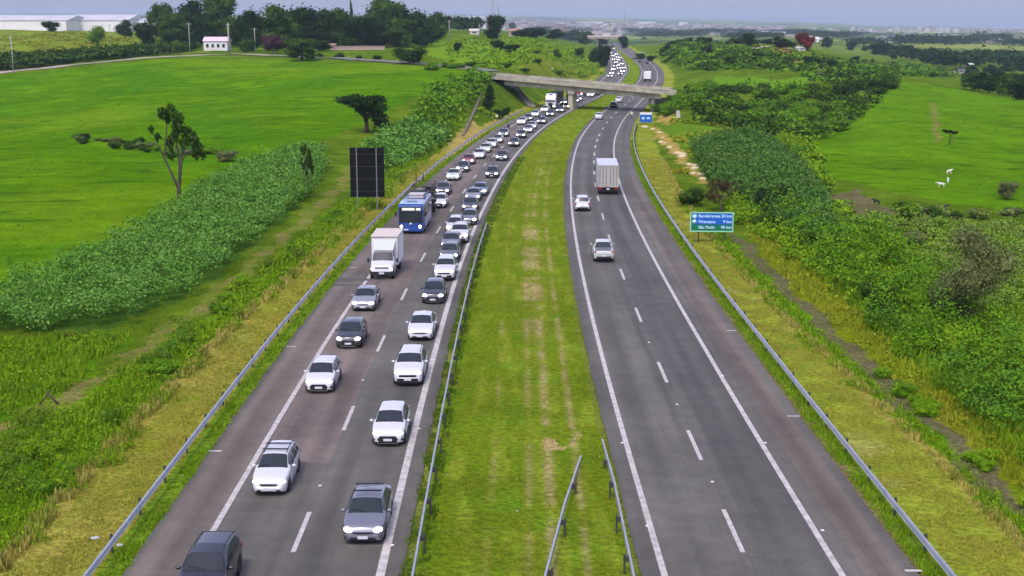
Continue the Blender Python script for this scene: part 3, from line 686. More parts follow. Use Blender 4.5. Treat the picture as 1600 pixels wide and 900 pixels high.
# footbridge / small overpass at the far end of the road
def far_overpass():
    b = gp(955, 73, 0.); k = 1/pxm(b); t = empty('far_overpass', (b.x-1, b.y+30, 0)); tag(t, 'small pinkish concrete overpass where the road vanishes between dark trees', 'overpass')
    MB().box((0, 0, 7.3), (34, 8, 2.0)).build('deck', M_PINKW, t); MB().box((0, -4.3, 8.4), (36, .4, 1.2)).build('parapet', M_BEIGE, t)
    for x in (-9, 1.5, 12): MB().box((x, 0, 3.1), (1, 6, 6.4)).build('pier', MT['concd'], t)
far_overpass()
# town on the far slopes
TOWNM = [mat('town_'+n, c, .8) for n, c in (('white', (.52,.5,.49)), ('cream', (.42,.38,.33)), ('pink', (.36,.28,.26)), ('clay', (.27,.18,.15)), ('grey', (.24,.26,.29)))]
def town_mesh(spots, name, label, lo, hi):
    mb = MB(); o0 = Vector((spots[0][0], spots[0][1], 0))
    for x, y in spots:
        w, d, h = rnd.uniform(*lo), rnd.uniform(*lo), rnd.uniform(*hi); z = float(terr(x, y)); M = Matrix.Rotation(rnd.uniform(0, 1.5), 3, 'Z')
        c = rnd.choice([0, 0, 1, 1, 2, 3, 4]); mb.box((x-o0.x, y-o0.y, z+h/2-1), (w, d, h), c, M)
        mb.box((x-o0.x, y-o0.y, z+h-.9), (w*1.05, d*1.05, .5), rnd.choice([3, 3, 2, 4, 0]), M)
    o = mb.build(name, TOWNM); o.location = o0; tag(o, label, None, None, 'stuff')
def far_spots(x0, x1, n, ylo, yhi, clus=None):
    r = []
    while len(r) < n:
        d = math.exp(rnd.uniform(math.log(ylo), math.log(yhi))); px = rnd.uniform(x0, x1)
        x = (px-800)/2000*d
        if fbm(np.array(x), np.array(d), 520, 2) > (-.1 if clus is None else clus): r.append((x, d))
    return r
town_mesh(far_spots(690, 1215, 1500, 2900, 6500), 'distant_town', 'pale pinkish town spread over the hazy slopes at the horizon', (9, 26), (4, 11))
town_mesh(far_spots(1500, 1640, 160, 3900, 6000, -2), 'distant_town', 'hazy houses at the far right end of the horizon', (9, 24), (4, 9))
town_mesh(far_spots(1200, 1640, 90, 1900, 7000, -2), 'scattered_farmhouses', 'scattered pale houses across the far valley', (8, 20), (4, 7))
# apartment blocks seen singly
blk = {}
for i, px in enumerate(np.linspace(1323, 1496, 44)):
    px = float(px)+rnd.uniform(-1.5, 1.5); d = 3950+rnd.uniform(-60, 260); x = (px-800)/2000*d; z = float(terr(x, d))
    key = rnd.randrange(7)
    if key not in blk:
        w, h = rnd.uniform(7, 13), rnd.uniform(7, 17); c = [0, 1, 1, 2, 0, 1, 2][key]
        m0 = MB().box((0, 0, h/2-1), (w, 12, h+2), c).box((0, 0, h+.15), (w+1, 13, .7), rnd.choice([3, 4, 0]))
        for fl in range(int(h//3)):
            m0.box((0, -6.02, 1.7+fl*3), (w*.8, .1, 1.1), 4)
        blk[key] = m0.mesh('apartment_block', TOWNM)
    o = link_mesh('apartment_block', blk[key]); o.location = (x, d, z)
    tag(o, 'pale block in the bright row of buildings on the far right ridge', 'building', 'apartment blocks on the far ridge')
for px, w, h, l in ((748, 40, 9, 'wide white industrial hall above the far plain left of the masts'), (920, 46, 8, 'wide white hall at the top of the distant town'), (1005, 36, 8, 'white hall right of the thin tower over the distant town'), (1062, 16, 10, 'white hall at the right end of the distant town')):
    d = 6300; x = (px-800)/2000*d; m0 = MB().box((0, 0, 5), (w*2.6, 30, h*2.2), 0).mesh('industrial_hall', TOWNM); o = link_mesh('industrial_hall', m0); o.location = (x, d, float(terr(x, d))); tag(o, l, 'industrial hall')

# ------------------------------------------------------------------ vehicles
def ip(y, pts): return float(np.interp(y, [p[0] for p in pts], [p[1] for p in pts]))
class Shell:
    """car body surface: front at +L/2 along Y. top: roof/hood line, belt: window sill line, hw: half width seen from above"""
    def __init__(s, L, W, top, belt, plan, wheels, wr=.32, zb=.2, tumble=.34):
        s.L, s.W, s.top, s.belt, s.plan, s.wheels, s.wr, s.zb, s.tumble = L, W, top, belt, plan, wheels, wr, zb, tumble
    def sec(s, y):
        w = ip(y, s.plan)*s.W/2; zt = ip(y, s.top); zl = min(ip(y, s.belt), zt-.02)
        zb = s.zb + max(0, abs(y)-(s.L/2-.25))*.35; h = zt-zl; ins = s.tumble*h
        for yw in s.wheels:
            r = s.wr+.07
            if abs(y-yw) < r: zb = max(zb, s.wr-.02+math.sqrt(r*r-(y-yw)**2))
        z1 = max(zb+.05, .36 if zb < .36 else zb+.05); z2 = max(z1+.03, zl*.55+.2 if zl*.55+.2 < zl-.06 else zl-.06)
        w5 = w*.965-ins-.03-min(.04, h*.3)
        return [(w*.93, zb), (w*.985, min(z1, zl-.09)), (w, min(z2, zl-.05)), (w*.965, zl), (w*.965-ins*.5, zl+h*.5), (w5, zt-min(.05, h*.25)), (w5*.82, zt-min(.012, h*.06)), (0, zt+.012)]
    def stations(s):
        L = s.L; ys = set(np.round(np.linspace(-L/2, L/2, 40), 3)) | {-L/2+.04, L/2-.04, -L/2+.1, L/2-.1}
        for yw in s.wheels:
            for k in range(-6, 7): ys.add(round(yw+k/6*(s.wr+.07), 3))
        for p in s.top: ys.add(round(p[0], 3))
        return sorted(y for y in ys if -L/2 <= y <= L/2)
    def body(s):
        mb = MB(); ys = s.stations(); n = 15; vs = []; fs = []
        for y in ys:
            q = s.sec(y); ring = [(-a, y, z) for a, z in q[:-1]]+[(0, y, q[-1][1])]+[(a, y, z) for a, z in q[:-1][::-1]]
            vs += ring
        for i in range(len(ys)-1):
            for j in range(n-1): fs.append((i*n+j, (i+1)*n+j, (i+1)*n+j+1, i*n+j+1))
        m = len(ys)-1; fs.append(tuple(range(n))); fs.append(tuple(m*n+j for j in range(n))[::-1])
        return mb.add(vs, fs, 0, True)
    def patch(s, y0, y1, a0, a1, side=0, n=6, off=.012):
        """a0..a1: parameter along the section (index units 0..7); side 0 spans both sides over the roof line"""
        def pt(y, a):
            q = s.sec(y); i = min(int(a), 6); t = a-i; return (q[i][0]*(1-t)+q[i+1][0]*t, q[i][1]*(1-t)+q[i+1][1]*t)
        vs = []; fs = []; cols = []
        if side == 0:
            aa = list(np.linspace(a0, 7, 4)); 
        else: aa = list(np.linspace(a0, a1, 4))
        for k in range(n+1):
            y = y0+(y1-y0)*k/n; row = []
            e = .004
            for a in aa:
                x, z = pt(y, a); x1, z1 = pt(y, min(a+.02, 7)); x2, z2 = pt(min(max(y+.02, -s.L/2), s.L/2), a)
                du = Vector((x1-x, 0, z1-z)) if a < 6.98 else Vector((-1, 0, 0)); dv = Vector((x2-x, .02, z2-z))
                nn = dv.cross(du) if True else 0
                if nn.length < 1e-9: nn = Vector((0, 0, 1))
                nn.normalize()
                if nn.x < -.01 and a < 6.9: nn = -nn
                if nn.z < 0 and a >= 6.9: nn = -nn
                row.append((x+nn.x*off, y+nn.y*off, z+nn.z*off))
            if side == 0: row = [(-x, y_, z) for x, y_, z in row]+[r for r in row[::-1]][1:]
            elif side < 0: row = [(-x, y_, z) for x, y_, z in row]
            vs += row; w = len(row)
        for k in range(n):
            for j in range(w-1): fs.append((k*w+j, (k+1)*w+j, (k+1)*w+j+1, k*w+j+1))
        return MB().add(vs, fs, 0, True)
def wheel_meshes(r, w=.2):
    t = MB().lathe((-w/2, 0, 0), (1, 0, 0), [(0, r*.62), (0, r*.93), (.03, r), (w-.03, r), (w, r*.93), (w, r*.62), (w*.5, r*.6)], 20).mesh('wheel', MT['tyre'])
    rb = MB().lathe((-w/2, 0, 0), (1, 0, 0), [(.035, r*.2), (.035, r*.61), (w-.035, r*.61), (w-.035, r*.2)], 16, 1)
    for s in (-1, 1):
        for k in range(5): rb.box((s*(w/2-.018), 0, 0), (.03, .07, r*1.16), 0, Matrix.Rotation(k*math.pi/5, 3, 'X'))
    return t, rb.mesh('rim', [MT['rim'], MT['black']])
WM = {}
def add_wheels(t, shell_w, wheels, r, w=.2, rims=True, track=None):
    if (r, w) not in WM: WM[(r, w)] = wheel_meshes(r, w)
    for y in wheels:
        for s in (-1, 1):
            o = link_mesh('wheel', WM[(r, w)][0], t); o.location = (s*(shell_w/2-w/2-.03), y, r)
            if rims: link_mesh('rim', WM[(r, w)][1], o)
def make_car(kind, far=False):
    K = dict(
     hatch=dict(L=3.95, W=1.72, top=[(-1.975,.62),(-1.93,.84),(-1.84,1.0),(-1.5,1.38),(-1.25,1.44),(-.3,1.48),(.25,1.44),(1.0,1.0),(1.08,.97),(1.6,.87),(1.85,.76),(1.93,.62),(1.975,.46)],
                belt=[(-1.975,.6),(-1.85,.95),(-.8,.95),(.9,.9),(1.1,.88),(1.6,.78),(1.975,.45)], ws=(.98,.30), rw=(-1.84,-1.52), doors=[(.72,-.12),(-.2,-.95),(-1.02,-1.38)], wheels=(1.22,-1.25)),
     sedan=dict(L=4.5, W=1.76, top=[(-2.25,.62),(-2.2,.9),(-2.1,1.03),(-1.65,1.06),(-1.05,1.37),(-.7,1.43),(.0,1.46),(.4,1.42),(1.15,1.0),(1.25,.97),(1.85,.86),(2.1,.76),(2.2,.62),(2.25,.46)],
                belt=[(-2.25,.6),(-2.1,.93),(-1.6,.97),(.95,.9),(1.25,.87),(1.9,.76),(2.25,.45)], ws=(1.13,.44), rw=(-1.62,-1.08), doors=[(.9,.02),(-.06,-.82),(-.88,-1.25)], wheels=(1.38,-1.3)),
     suv=dict(L=4.35, W=1.8, top=[(-2.17,.75),(-2.12,1.0),(-2.05,1.2),(-1.8,1.55),(-1.6,1.61),(-.4,1.66),(.3,1.6),(.95,1.17),(1.05,1.13),(1.7,1.03),(1.98,.93),(2.1,.78),(2.17,.55)],
                belt=[(-2.17,.7),(-2.0,1.1),(-.8,1.08),(.9,1.04),(1.1,1.0),(1.8,.9),(2.17,.5)], ws=(.93,.34), rw=(-2.06,-1.8), doors=[(.72,-.1),(-.18,-.98),(-1.06,-1.62)], wheels=(1.33,-1.33), wr=.36, zb=.26),
     wagon=dict(L=4.25, W=1.68, top=[(-2.12,.62),(-2.08,.9),(-2.0,1.08),(-1.72,1.38),(-1.5,1.45),(-.3,1.49),(.3,1.45),(1.05,1.0),(1.15,.97),(1.75,.86),(1.98,.76),(2.07,.62),(2.12,.46)],
                belt=[(-2.12,.6),(-1.95,.96),(-.8,.95),(.9,.9),(1.15,.87),(1.8,.76),(2.12,.45)], ws=(1.03,.34), rw=(-2.0,-1.73), doors=[(.78,-.08),(-.16,-.95),(-1.03,-1.58)], wheels=(1.3,-1.28)),
     pickup=dict(L=5.1, W=1.82, top=[(-2.55,.9),(-2.52,1.06),(-1.0,1.08),(-.96,1.1),(-.86,1.58),(-.7,1.66),(.3,1.68),(.6,1.62),(1.2,1.18),(1.3,1.14),(2.15,1.05),(2.4,.92),(2.5,.75),(2.55,.55)],
                belt=[(-2.55,.8),(-2.5,1.03),(-1.0,1.05),(1.1,1.03),(1.3,1.0),(2.2,.9),(2.55,.5)], ws=(1.18,.64), rw=(-.98,-.85), doors=[(.95,.08),(0,-.72)], wheels=(1.65,-1.5), wr=.38, zb=.32),
    )[kind]
    L, W = K['L'], K['W']; wr = K.get('wr', .31); zb = K.get('zb', .19)
    plan = [(-L/2, .76), (-L/2+.1, .88), (-L/2+.35, .96), (-L*.1, 1), (L*.15, 1), (L/2-.6, .975), (L/2-.25, .9), (L/2-.08, .8), (L/2, .68)]
    if kind == 'pickup': plan[0] = (-L/2, .95); plan[1] = (-L/2+.1, .96)
    sh = Shell(L, W, K['top'], K['belt'], plan, K['wheels'], wr, zb, .36 if kind != 'suv' else .3)
    t = empty(dict(hatch='hatchback', sedan='sedan', suv='suv', wagon='station_wagon', pickup='pickup_truck')[kind], (0, 0, 0))
    sh.body().build('body', paint('white'), t)
    zf = lambda y: ip(y, K['top'])
    MB().box((0, 0, zb+.14), (W*.82, L*.9, .3)).box((0, 0, .47), (W*.74, L*.8, .24)).build('underbody', MT['under'], t)
    y0, y1 = K['ws']
    sh.patch(y0, y1, 5.02, 7, 0, 6, .014).build('windshield', MT['glass'], t)
    sh.patch(K['rw'][1], K['rw'][0], 5.05, 7, 0, 5, .014).build('rear_window', MT['glass'], t)
    add_wheels(t, W, K['wheels'], wr, rims=not far)
    hy = L/2
    zl = ip(hy-.2, K['top'])-.12
    hl = MB()
    for s in (-1, 1):
        M = Matrix.Rotation(-s*math.radians(32), 3, 'Z') @ Matrix.Rotation(math.radians(-25), 3, 'X')
        MB().ellip((s*W*.345, hy-.15, zl), (.2, .10, .115), 12, 8, 0, M).build('headlight', MT['lamp'], t)
    for s in (-1, 1):
        ty = -L/2+.07; tz = ip(-L/2+.12, K['belt'])-.08
        MB().ellip((s*W*.41, ty, tz), (.10, .09, .14), 10, 6).build('tail_light', MT['tail'], t)
    if far: return t
    for s in (-1, 1):
        for d in K['doors']: sh.patch(d[0], d[1], 3.16, 4.82, s, 5, .012).build('side_window', MT['glass'], t)
        mx = W*.5*.965+.07; my = y0-.33; mz = ip(my, K['belt'])+.08
        MB().ellip((s*(mx+.03), my, mz), (.11, .07, .075), 10, 6).build('mirror', paint('white'), t)
    # grille, lower intake, number plate
    zc = ip(hy-.05, K['top'])
    def pan(pts, dy=.0, th=.05):
        g = MB(); n = len(pts); vs = [(x, hy+.012+dy, z) for x, z in pts]+[(x, hy+.012+dy-th, z) for x, z in pts]
        g.add(vs, [tuple(range(n))[::-1], tuple(range(n, 2*n))]+[(k, (k+1) % n, n+(k+1) % n, n+k) for k in range(n)]); return g
    w1 = W*.3; b0 = zb+.07
    if kind == 'hatch':
        pan([(-w1*.75, zc-.06), (w1*.75, zc-.06), (w1*1.0, zc-.2), (w1*.85, b0), (-w1*.85, b0), (-w1*1.0, zc-.2)]).build('grille', MT['black'], t)
        for s in (-1, 1): MB().ellip((s*W*.40, hy-.16, zb+.2), (.11, .12, .09), 8, 6).build('fog_light_recess', MT['black'], t)
        MB().box((0, hy-.0, zb+.03), (W*.6, .1, .05)).build('bumper_lip', MT['chrome'], t)
    elif kind == 'sedan':
        pan([(-w1*1.05, zc-.02), (w1*1.05, zc-.02), (w1*.5, zc-.09), (-w1*.5, zc-.09)]).build('grille', MT['black'], t)
        pan([(-w1*.9, zb+.19), (w1*.9, zb+.19), (w1*1.1, b0), (-w1*1.1, b0)]).build('bumper_intake', MT['black'], t)
        for s in (-1, 1): MB().ellip((s*W*.41, hy-.17, zb+.17), (.08, .12, .08), 8, 6).build('fog_light_recess', MT['black'], t)
    elif kind in ('suv', 'pickup'):
        pan([(-w1*.95, zc+.02), (w1*.95, zc+.02), (w1*.95, zc-.09), (-w1*.95, zc-.09)], -.01).build('grille', MT['black'], t)
        pan([(-W*.33, zb+.27), (W*.33, zb+.27), (W*.35, zb-.02), (-W*.35, zb-.02)], .01, .2).build('bumper_cladding', MT['black'], t)
    else:
        pan([(-w1*.8, zc+.0), (w1*.8, zc+.0), (w1*.7, zc-.07), (-w1*.7, zc-.07)]).build('grille', MT['black'], t)
        for s in (-1, 1): MB().ellip((s*W*.26, hy-.03, zb+.12), (.14, .06, .05), 8, 6).build('fog_light_recess', MT['black'], t)
    MB().box((0, hy+.025, zb+.2), (.42, .02, .12)).build('licence_plate', MT['plate'], t)
    MB().box((0, -hy-.012, ip(-hy, K['top'])-.1 if kind != 'pickup' else .62), (.42, .02, .13)).build('licence_plate', MT['plate'], t)
    MB().box((0, -L/2+.02, zb+.18), (W*.7, .1, .16)).build('rear_bumper_insert', MT['black'], t)
    w = MB()
    for s in (-1, 1): w.tube([(s*.1, y0+.03, zf(y0+.03)+.03), (s*.1+.45, y0-.12, zf(y0-.12)+.035)], .012, 4)
    w.build('wiper', MT['black'], t)
    if kind in ('suv', 'wagon'):
        for s in (-1, 1):
            ys = np.linspace(K['rw'][1]-.0, y1-.1, 6); w5 = [sh.sec(y)[5] for y in ys]
            MB().tube([(s*(a[0]-.03), y, a[1]+.055) for y, a in zip(ys, w5)], .018, 6).build('roof_rail', MT['black'], t)
    if kind == 'pickup':
        MB().box((0, -1.78, 1.10), (W*.84, 1.44, .05)).build('bed_cover', paint('silver'), t)
    return t
PROTO = {}
def proto(kind, far=False):
    k = (kind, far)
    if k not in PROTO: PROTO[k] = [make_car(kind, far), False]
    return PROTO[k]
BODYM = {}
def recolour(o, colname):
    for ch in o.children:
        if ch.name.split('.')[0] in ('body', 'mirror'):
            k = (ch.data.name.split('#')[0], colname)
            if k not in BODYM:
                me = ch.data.copy(); me.materials.clear(); me.materials.append(paint(colname)); me.name = ch.data.name+'#'+colname; BODYM[k] = me
            ch.data = BODYM[k]
def copy_tree(o, parent=None):
    c = o.copy(); COL.objects.link(c); c.parent = parent
    for ch in o.children: copy_tree(ch, c)
    return c
def place(o, p, head, L):
    """front bumper over p when it faces the camera, rear bumper over p when it drives away"""
    o.location = (p.x, p.y, 0)
def lane_head(side, y):
    f = lx if side == 'l' else rx; return math.atan2(float(f(y+2)-f(y-2)), 4.)
def put_vehicle(t, px, py, side, L):
    p = gp(px, py, 0.); a = lane_head(side, p.y); d = Vector((math.sin(a), math.cos(a), 0))
    c = p+d*(L/2); t.location = (c.x, c.y, 0)
    t.rotation_euler = (0, 0, -a+(math.pi if side == 'l' else 0))
LEN = dict(hatch=3.95, sedan=4.5, suv=4.35, wagon=4.25, pickup=5.1)
NICE = dict(hatch='hatchback', sedan='sedan', suv='SUV', wagon='station wagon', pickup='pickup truck')
def car(kind, colour, px, py, label, side='l', group=None, lamps=True):
    p = gp(px, py, 0.); far = p.y > 215
    pr = proto(kind, far)
    pr[1] = True; t = copy_tree(pr[0])
    recolour(t, colour); put_vehicle(t, px, py, side, LEN[kind])
    if colour in ('white', 'ivory') and p.y < 110:
        for ch in t.children:
            if ch.name.split('.')[0] == 'headlight': ch.data = ch.data.copy(); ch.data.materials.clear(); ch.data.materials.append(MT['lampdim']); ch.scale = (1, 1, 1)
    if not lamps:
        for ch in t.children:
            if ch.name.split('.')[0] == 'headlight': ch.data = ch.data.copy(); ch.data.materials.clear(); ch.data.materials.append(MT['lampoff'])
    tag(t, label, 'car' if kind != 'pickup' else 'pickup truck', group or ('cars queuing towards the camera' if side == 'l' else 'vehicles driving away')); return t
c = car
a1 = c('suv','black',306,962,'black SUV with roof rails cut off by the bottom edge of the photo')
c('wagon','white',420,777,'white estate car with a roof rack, behind the black SUV at the bottom')
c('hatch','white',498,616,'white hatchback with a big black grille mouth, straddling the outer white line')
c('hatch','dark',544,546,'dark grey hatchback with very bright headlights behind the white hatchback')
c('sedan','silver',567,488,'silver sedan directly in front of the white box truck')
c('sedan','slate',567,854,'slate grey sedan with roof bars, nearest car in the lane beside the median')
c('hatch','white',606,699,'white hatchback in the median lane, second from the bottom of the photo')
c('suv','white',637,605,'white SUV with a black front bumper in the median lane')
c('sedan','white',656,534,'white sedan in the median lane between the white SUV and a dark hatchback')
c('hatch','dark',676,476,'dark hatchback with round bright headlights, level with the silver sedan')
c('suv','white',694,440,'white SUV in the median lane, level with the box truck cab')
c('hatch','grey',700.6,411,'grey car mostly hidden behind the white SUV beside the box truck')
c('sedan','slate',703,393,'dark slate sedan two places behind the white SUV beside the box truck')
c('suv','white',717,381,'white SUV overlapping another white car, right of the blue bus')
c('wagon','white',709,366,'white estate car just behind and left of the overlapping white SUV')
c('hatch','slate',732,353,'slate blue small car in the median lane level with the bus rear')
c('hatch','dark',733,332,'dark car behind the slate blue small car')
c('sedan','silver',738,316,'silver sedan with one bright headlight, ahead of a bluish car')
c('sedan','steelblue',749,307,'bluish grey sedan behind the silver one in the median lane')
c('hatch','black',768,279,'lone black car with bright headlights after the gap in the median lane')
c('sedan','dark',783,252,'second dark car of the spaced row in the median lane, below the next pair')
c('hatch','black',802,230,'third dark car of the spaced row in the median lane')
c('hatch','white',685,326,'small white car beside the rear of the blue bus')
c('sedan','dark',690.5,306,'dark car with bright headlights right behind the small white car')
c('sedan','ivory',707,283,'pale greenish white sedan in the outer lane')
c('hatch','dark',722,270,'dark hatchback behind the pale greenish sedan')
c('hatch','red',731,258,'dark red car, the only red one in the outer lane')
c('sedan','white',747,249,'white car right behind the red one')
c('sedan','ivory',757,239.5,'second white car behind the red one')
c('sedan','white',766.5,231.5,'third white car behind the red one')
c('hatch','silver',776.5,224.5,'silver car behind the row of three white cars')
c('hatch','dark',786,214.5,'dark car beside the motorbike in the outer lane')
c('hatch','dark',813,216.5,'fourth dark car of the spaced row in the median lane')
MORE = [('sedan','silver',824,208),('sedan','white',829.5,202.5),('sedan','dark',845,194),('sedan','white',814,195),('hatch','dark',824,189.5),('sedan','ivory',835,183),('sedan','white',850,175.5),
 ('hatch','dark',859,182.5),('sedan','dark',874,176.3),('hatch','dark',883.5,170.5),('sedan','white',880,164),('hatch','black',893,165.5),('sedan','ivory',891.5,159.8),('hatch','silver',899,161),('sedan','white',897,155),
 ('hatch','black',903.5,158),('sedan','white',922,151.5),('hatch','black',931,149),('sedan','ivory',939,142.5),('sedan','white',928,143)]
for i, (k, co, px, py) in enumerate(MORE):
    nm = {'dark':'dark','black':'black','white':'white','ivory':'off white','silver':'silver'}[co]
    lane = 'outer' if px < float(lx(gp(px,py,0.).y, LDO))*0+800+ (float(lx(gp(px,py,0.).y, LDO)))*pxm(gp(px,py,0.)) else 'median'
    where = 'before the overpass' if py > 172 else ('left of the pier' if px < 908 else 'right of the pier')
    same = sum(1 for q in MORE[:i] if q[1] == co and (q[3] > 172) == (py > 172) and (q[2] < 908) == (px < 908))
    c(k, co, px, py, f'{nm} car in the {lane} lane {where}, {["nearest","second","third","fourth","fifth","sixth"][same]} {nm} one')
FARQ = [('sedan','dark',953,121),('sedan','white',955.5,117),('sedan','white',958,110.5),('hatch','black',969,117.5),('sedan','silver',972.5,113.5),('hatch','dark',967,108.5),('sedan','white',965.5,103.5),('sedan','white',974.5,108),('hatch','black',961.5,105),
 ('hatch','dark',962.5,99),('sedan','ivory',971.5,101.5),('sedan','white',966,95),('sedan','silver',958.5,94.5),('hatch','dark',964.5,91),('sedan','white',958,88.5),('hatch','black',969,91.5),('sedan','white',953.5,84),('sedan','silver',963,86)]
for i, (k, co, px, py) in enumerate(FARQ):
    nm = {'dark':'dark','black':'black','white':'white','ivory':'off white','silver':'silver'}[co]
    same = sum(1 for q in FARQ[:i] if q[1] == co)
    c(k, co, px, py, f'{nm} car in the far queue above the overpass, {["nearest","second","third","fourth","fifth","sixth","seventh"][same]} {nm} one')
# right hand road, driving away
c('pickup','ivory',943.5,411,'silver white pickup with a covered bed, nearest vehicle driving away','r')
c('suv','white',910,331,'white SUV driving away in the inner lane behind the grey box lorry','r')
c('sedan','white',935,187,'white car driving away near the shadow of the overpass','r')
c('hatch','black',958,168.5,'black car driving away right under the near edge of the overpass','r')
c('sedan','white',966,160.5,'white car driving away just ahead of the black one under the overpass','r')
c('sedan','silver',993,151,'silver car driving away under the right span of the overpass','r')
c('hatch','black',1000,97.5,'leftmost of the two black cars driving away on the far bend','r')
c('sedan','black',1011,100,'rightmost of the two black cars driving away on the far bend','r')
c('hatch','grey',990,92.5,'faint grey car, farthest one driving away on the bend','r')
# ---- roof load of two near cars
def roof_bars(t, y0, y1, w, z):
    for y in (y0, y1): MB().box((0, y, z), (w, .07, .05)).build('roof_rack', MT['black'], t)
for o in list(COL.objects):
    if 'label' in o and o['label'].startswith(('white estate car with a roof', 'slate grey sedan with roof bars')): roof_bars(o, .05, -.75, 1.16, 1.56)

def cabglass(mb, c, d, M=None): return mb.box(c, d, 0, M)
def box_truck(px, py):
    t = empty('box_truck', (0, 0, 0)); tag(t, 'white box truck with bonneted cab and pale beige box, in front of the blue bus', 'truck')
    # box body
    L = 6.6
    b = MB().box((0, -1.15, 2.0), (2.25, 4.3, 2.35)).build('cargo_box', MT['white'], t)
    MB().box((0, -1.15, 3.2), (2.3, 4.36, .05)).build('box_roof', mat('box_roof_beige', (.56,.49,.42), .6), t)
    e = MB()
    for x in (-1.13, 1.13): e.box((x, 1.0, 2.0), (.06, .06, 2.4))
    for z in (.84, 3.15):
        e.box((0, 1.01, z), (2.3, .06, .06))
        for x in (-1.14, 1.14): e.box((x, -1.15, z), (.05, 4.32, .07))
    e.build('box_frame', MT['chrome'], t)
    sh = Shell(2.5, 2.0, [(-1.25,1.95),(-1.2,2.1),(-.55,2.18),(-.25,2.12),(.35,1.42),(.45,1.37),(1.0,1.16),(1.15,1.0),(1.22,.8),(1.25,.6)],
        [(-1.25,1.3),(.2,1.3),(.45,1.22),(1.0,1.02),(1.25,.55)], [(-1.25,.98),(.4,1),(.9,.94),(1.1,.84),(1.25,.7)], (.62,), .36, .38, .16)
    cab = sh.body().build('cab', paint('white'), t); cab.location = (0, 2.1, 0)
    g = sh.patch(.33, -.2, 5.03, 7, 0, 6, .015).build('windshield', MT['glass'], t); g.location = cab.location
    for s in (-1, 1):
        g = sh.patch(-.05, -1.0, 3.2, 4.8, s, 4, .013).build('side_window', MT['glass'], t); g.location = cab.location
    # wind deflector over the cab
    MB().add([(-.88,1.05,2.15),(.88,1.05,2.15),(.8,1.95,2.2),(-.8,1.95,2.2),(-.95,1.05,2.95),(.95,1.05,2.95)], [(0,3,2,1),(3,2,5,4)[::-1],(0,4,3),(1,2,5),(0,1,5,4)]).build('wind_deflector', paint('ivory'), t)
    for s in (-1, 1):
        MB().ellip((s*.72, 3.18, .86), (.17, .09, .12), 10, 6).build('headlight', MT['lamp'], t)
        MB().box((s*1.2, 2.35, 1.45), (.16, .1, .36)).tube([(s*.98, 2.3, 1.4), (s*1.2, 2.3, 1.4)], .02, 5).build('mirror', MT['black'], t)
    MB().box((0, 3.27, .98), (1.1, .08, .09)).build('grille', MT['black'], t)
    MB().box((0, 3.22, .52), (1.9, .3, .3)).build('bumper', MT['black'], t); MB().box((0, 3.38, .55), (.42, .02, .14)).build('licence_plate', MT['plate'], t)
    MB().box((0, -.2, .62), (.9, 5.6, .25)).build('chassis', MT['under'], t)
    add_wheels(t, 2.0, (2.72,), .36, .22); add_wheels(t, 2.15, (-1.7,), .36, .34)
    put_vehicle(t, px, py, 'l', L)
box_truck(596.5, 437)
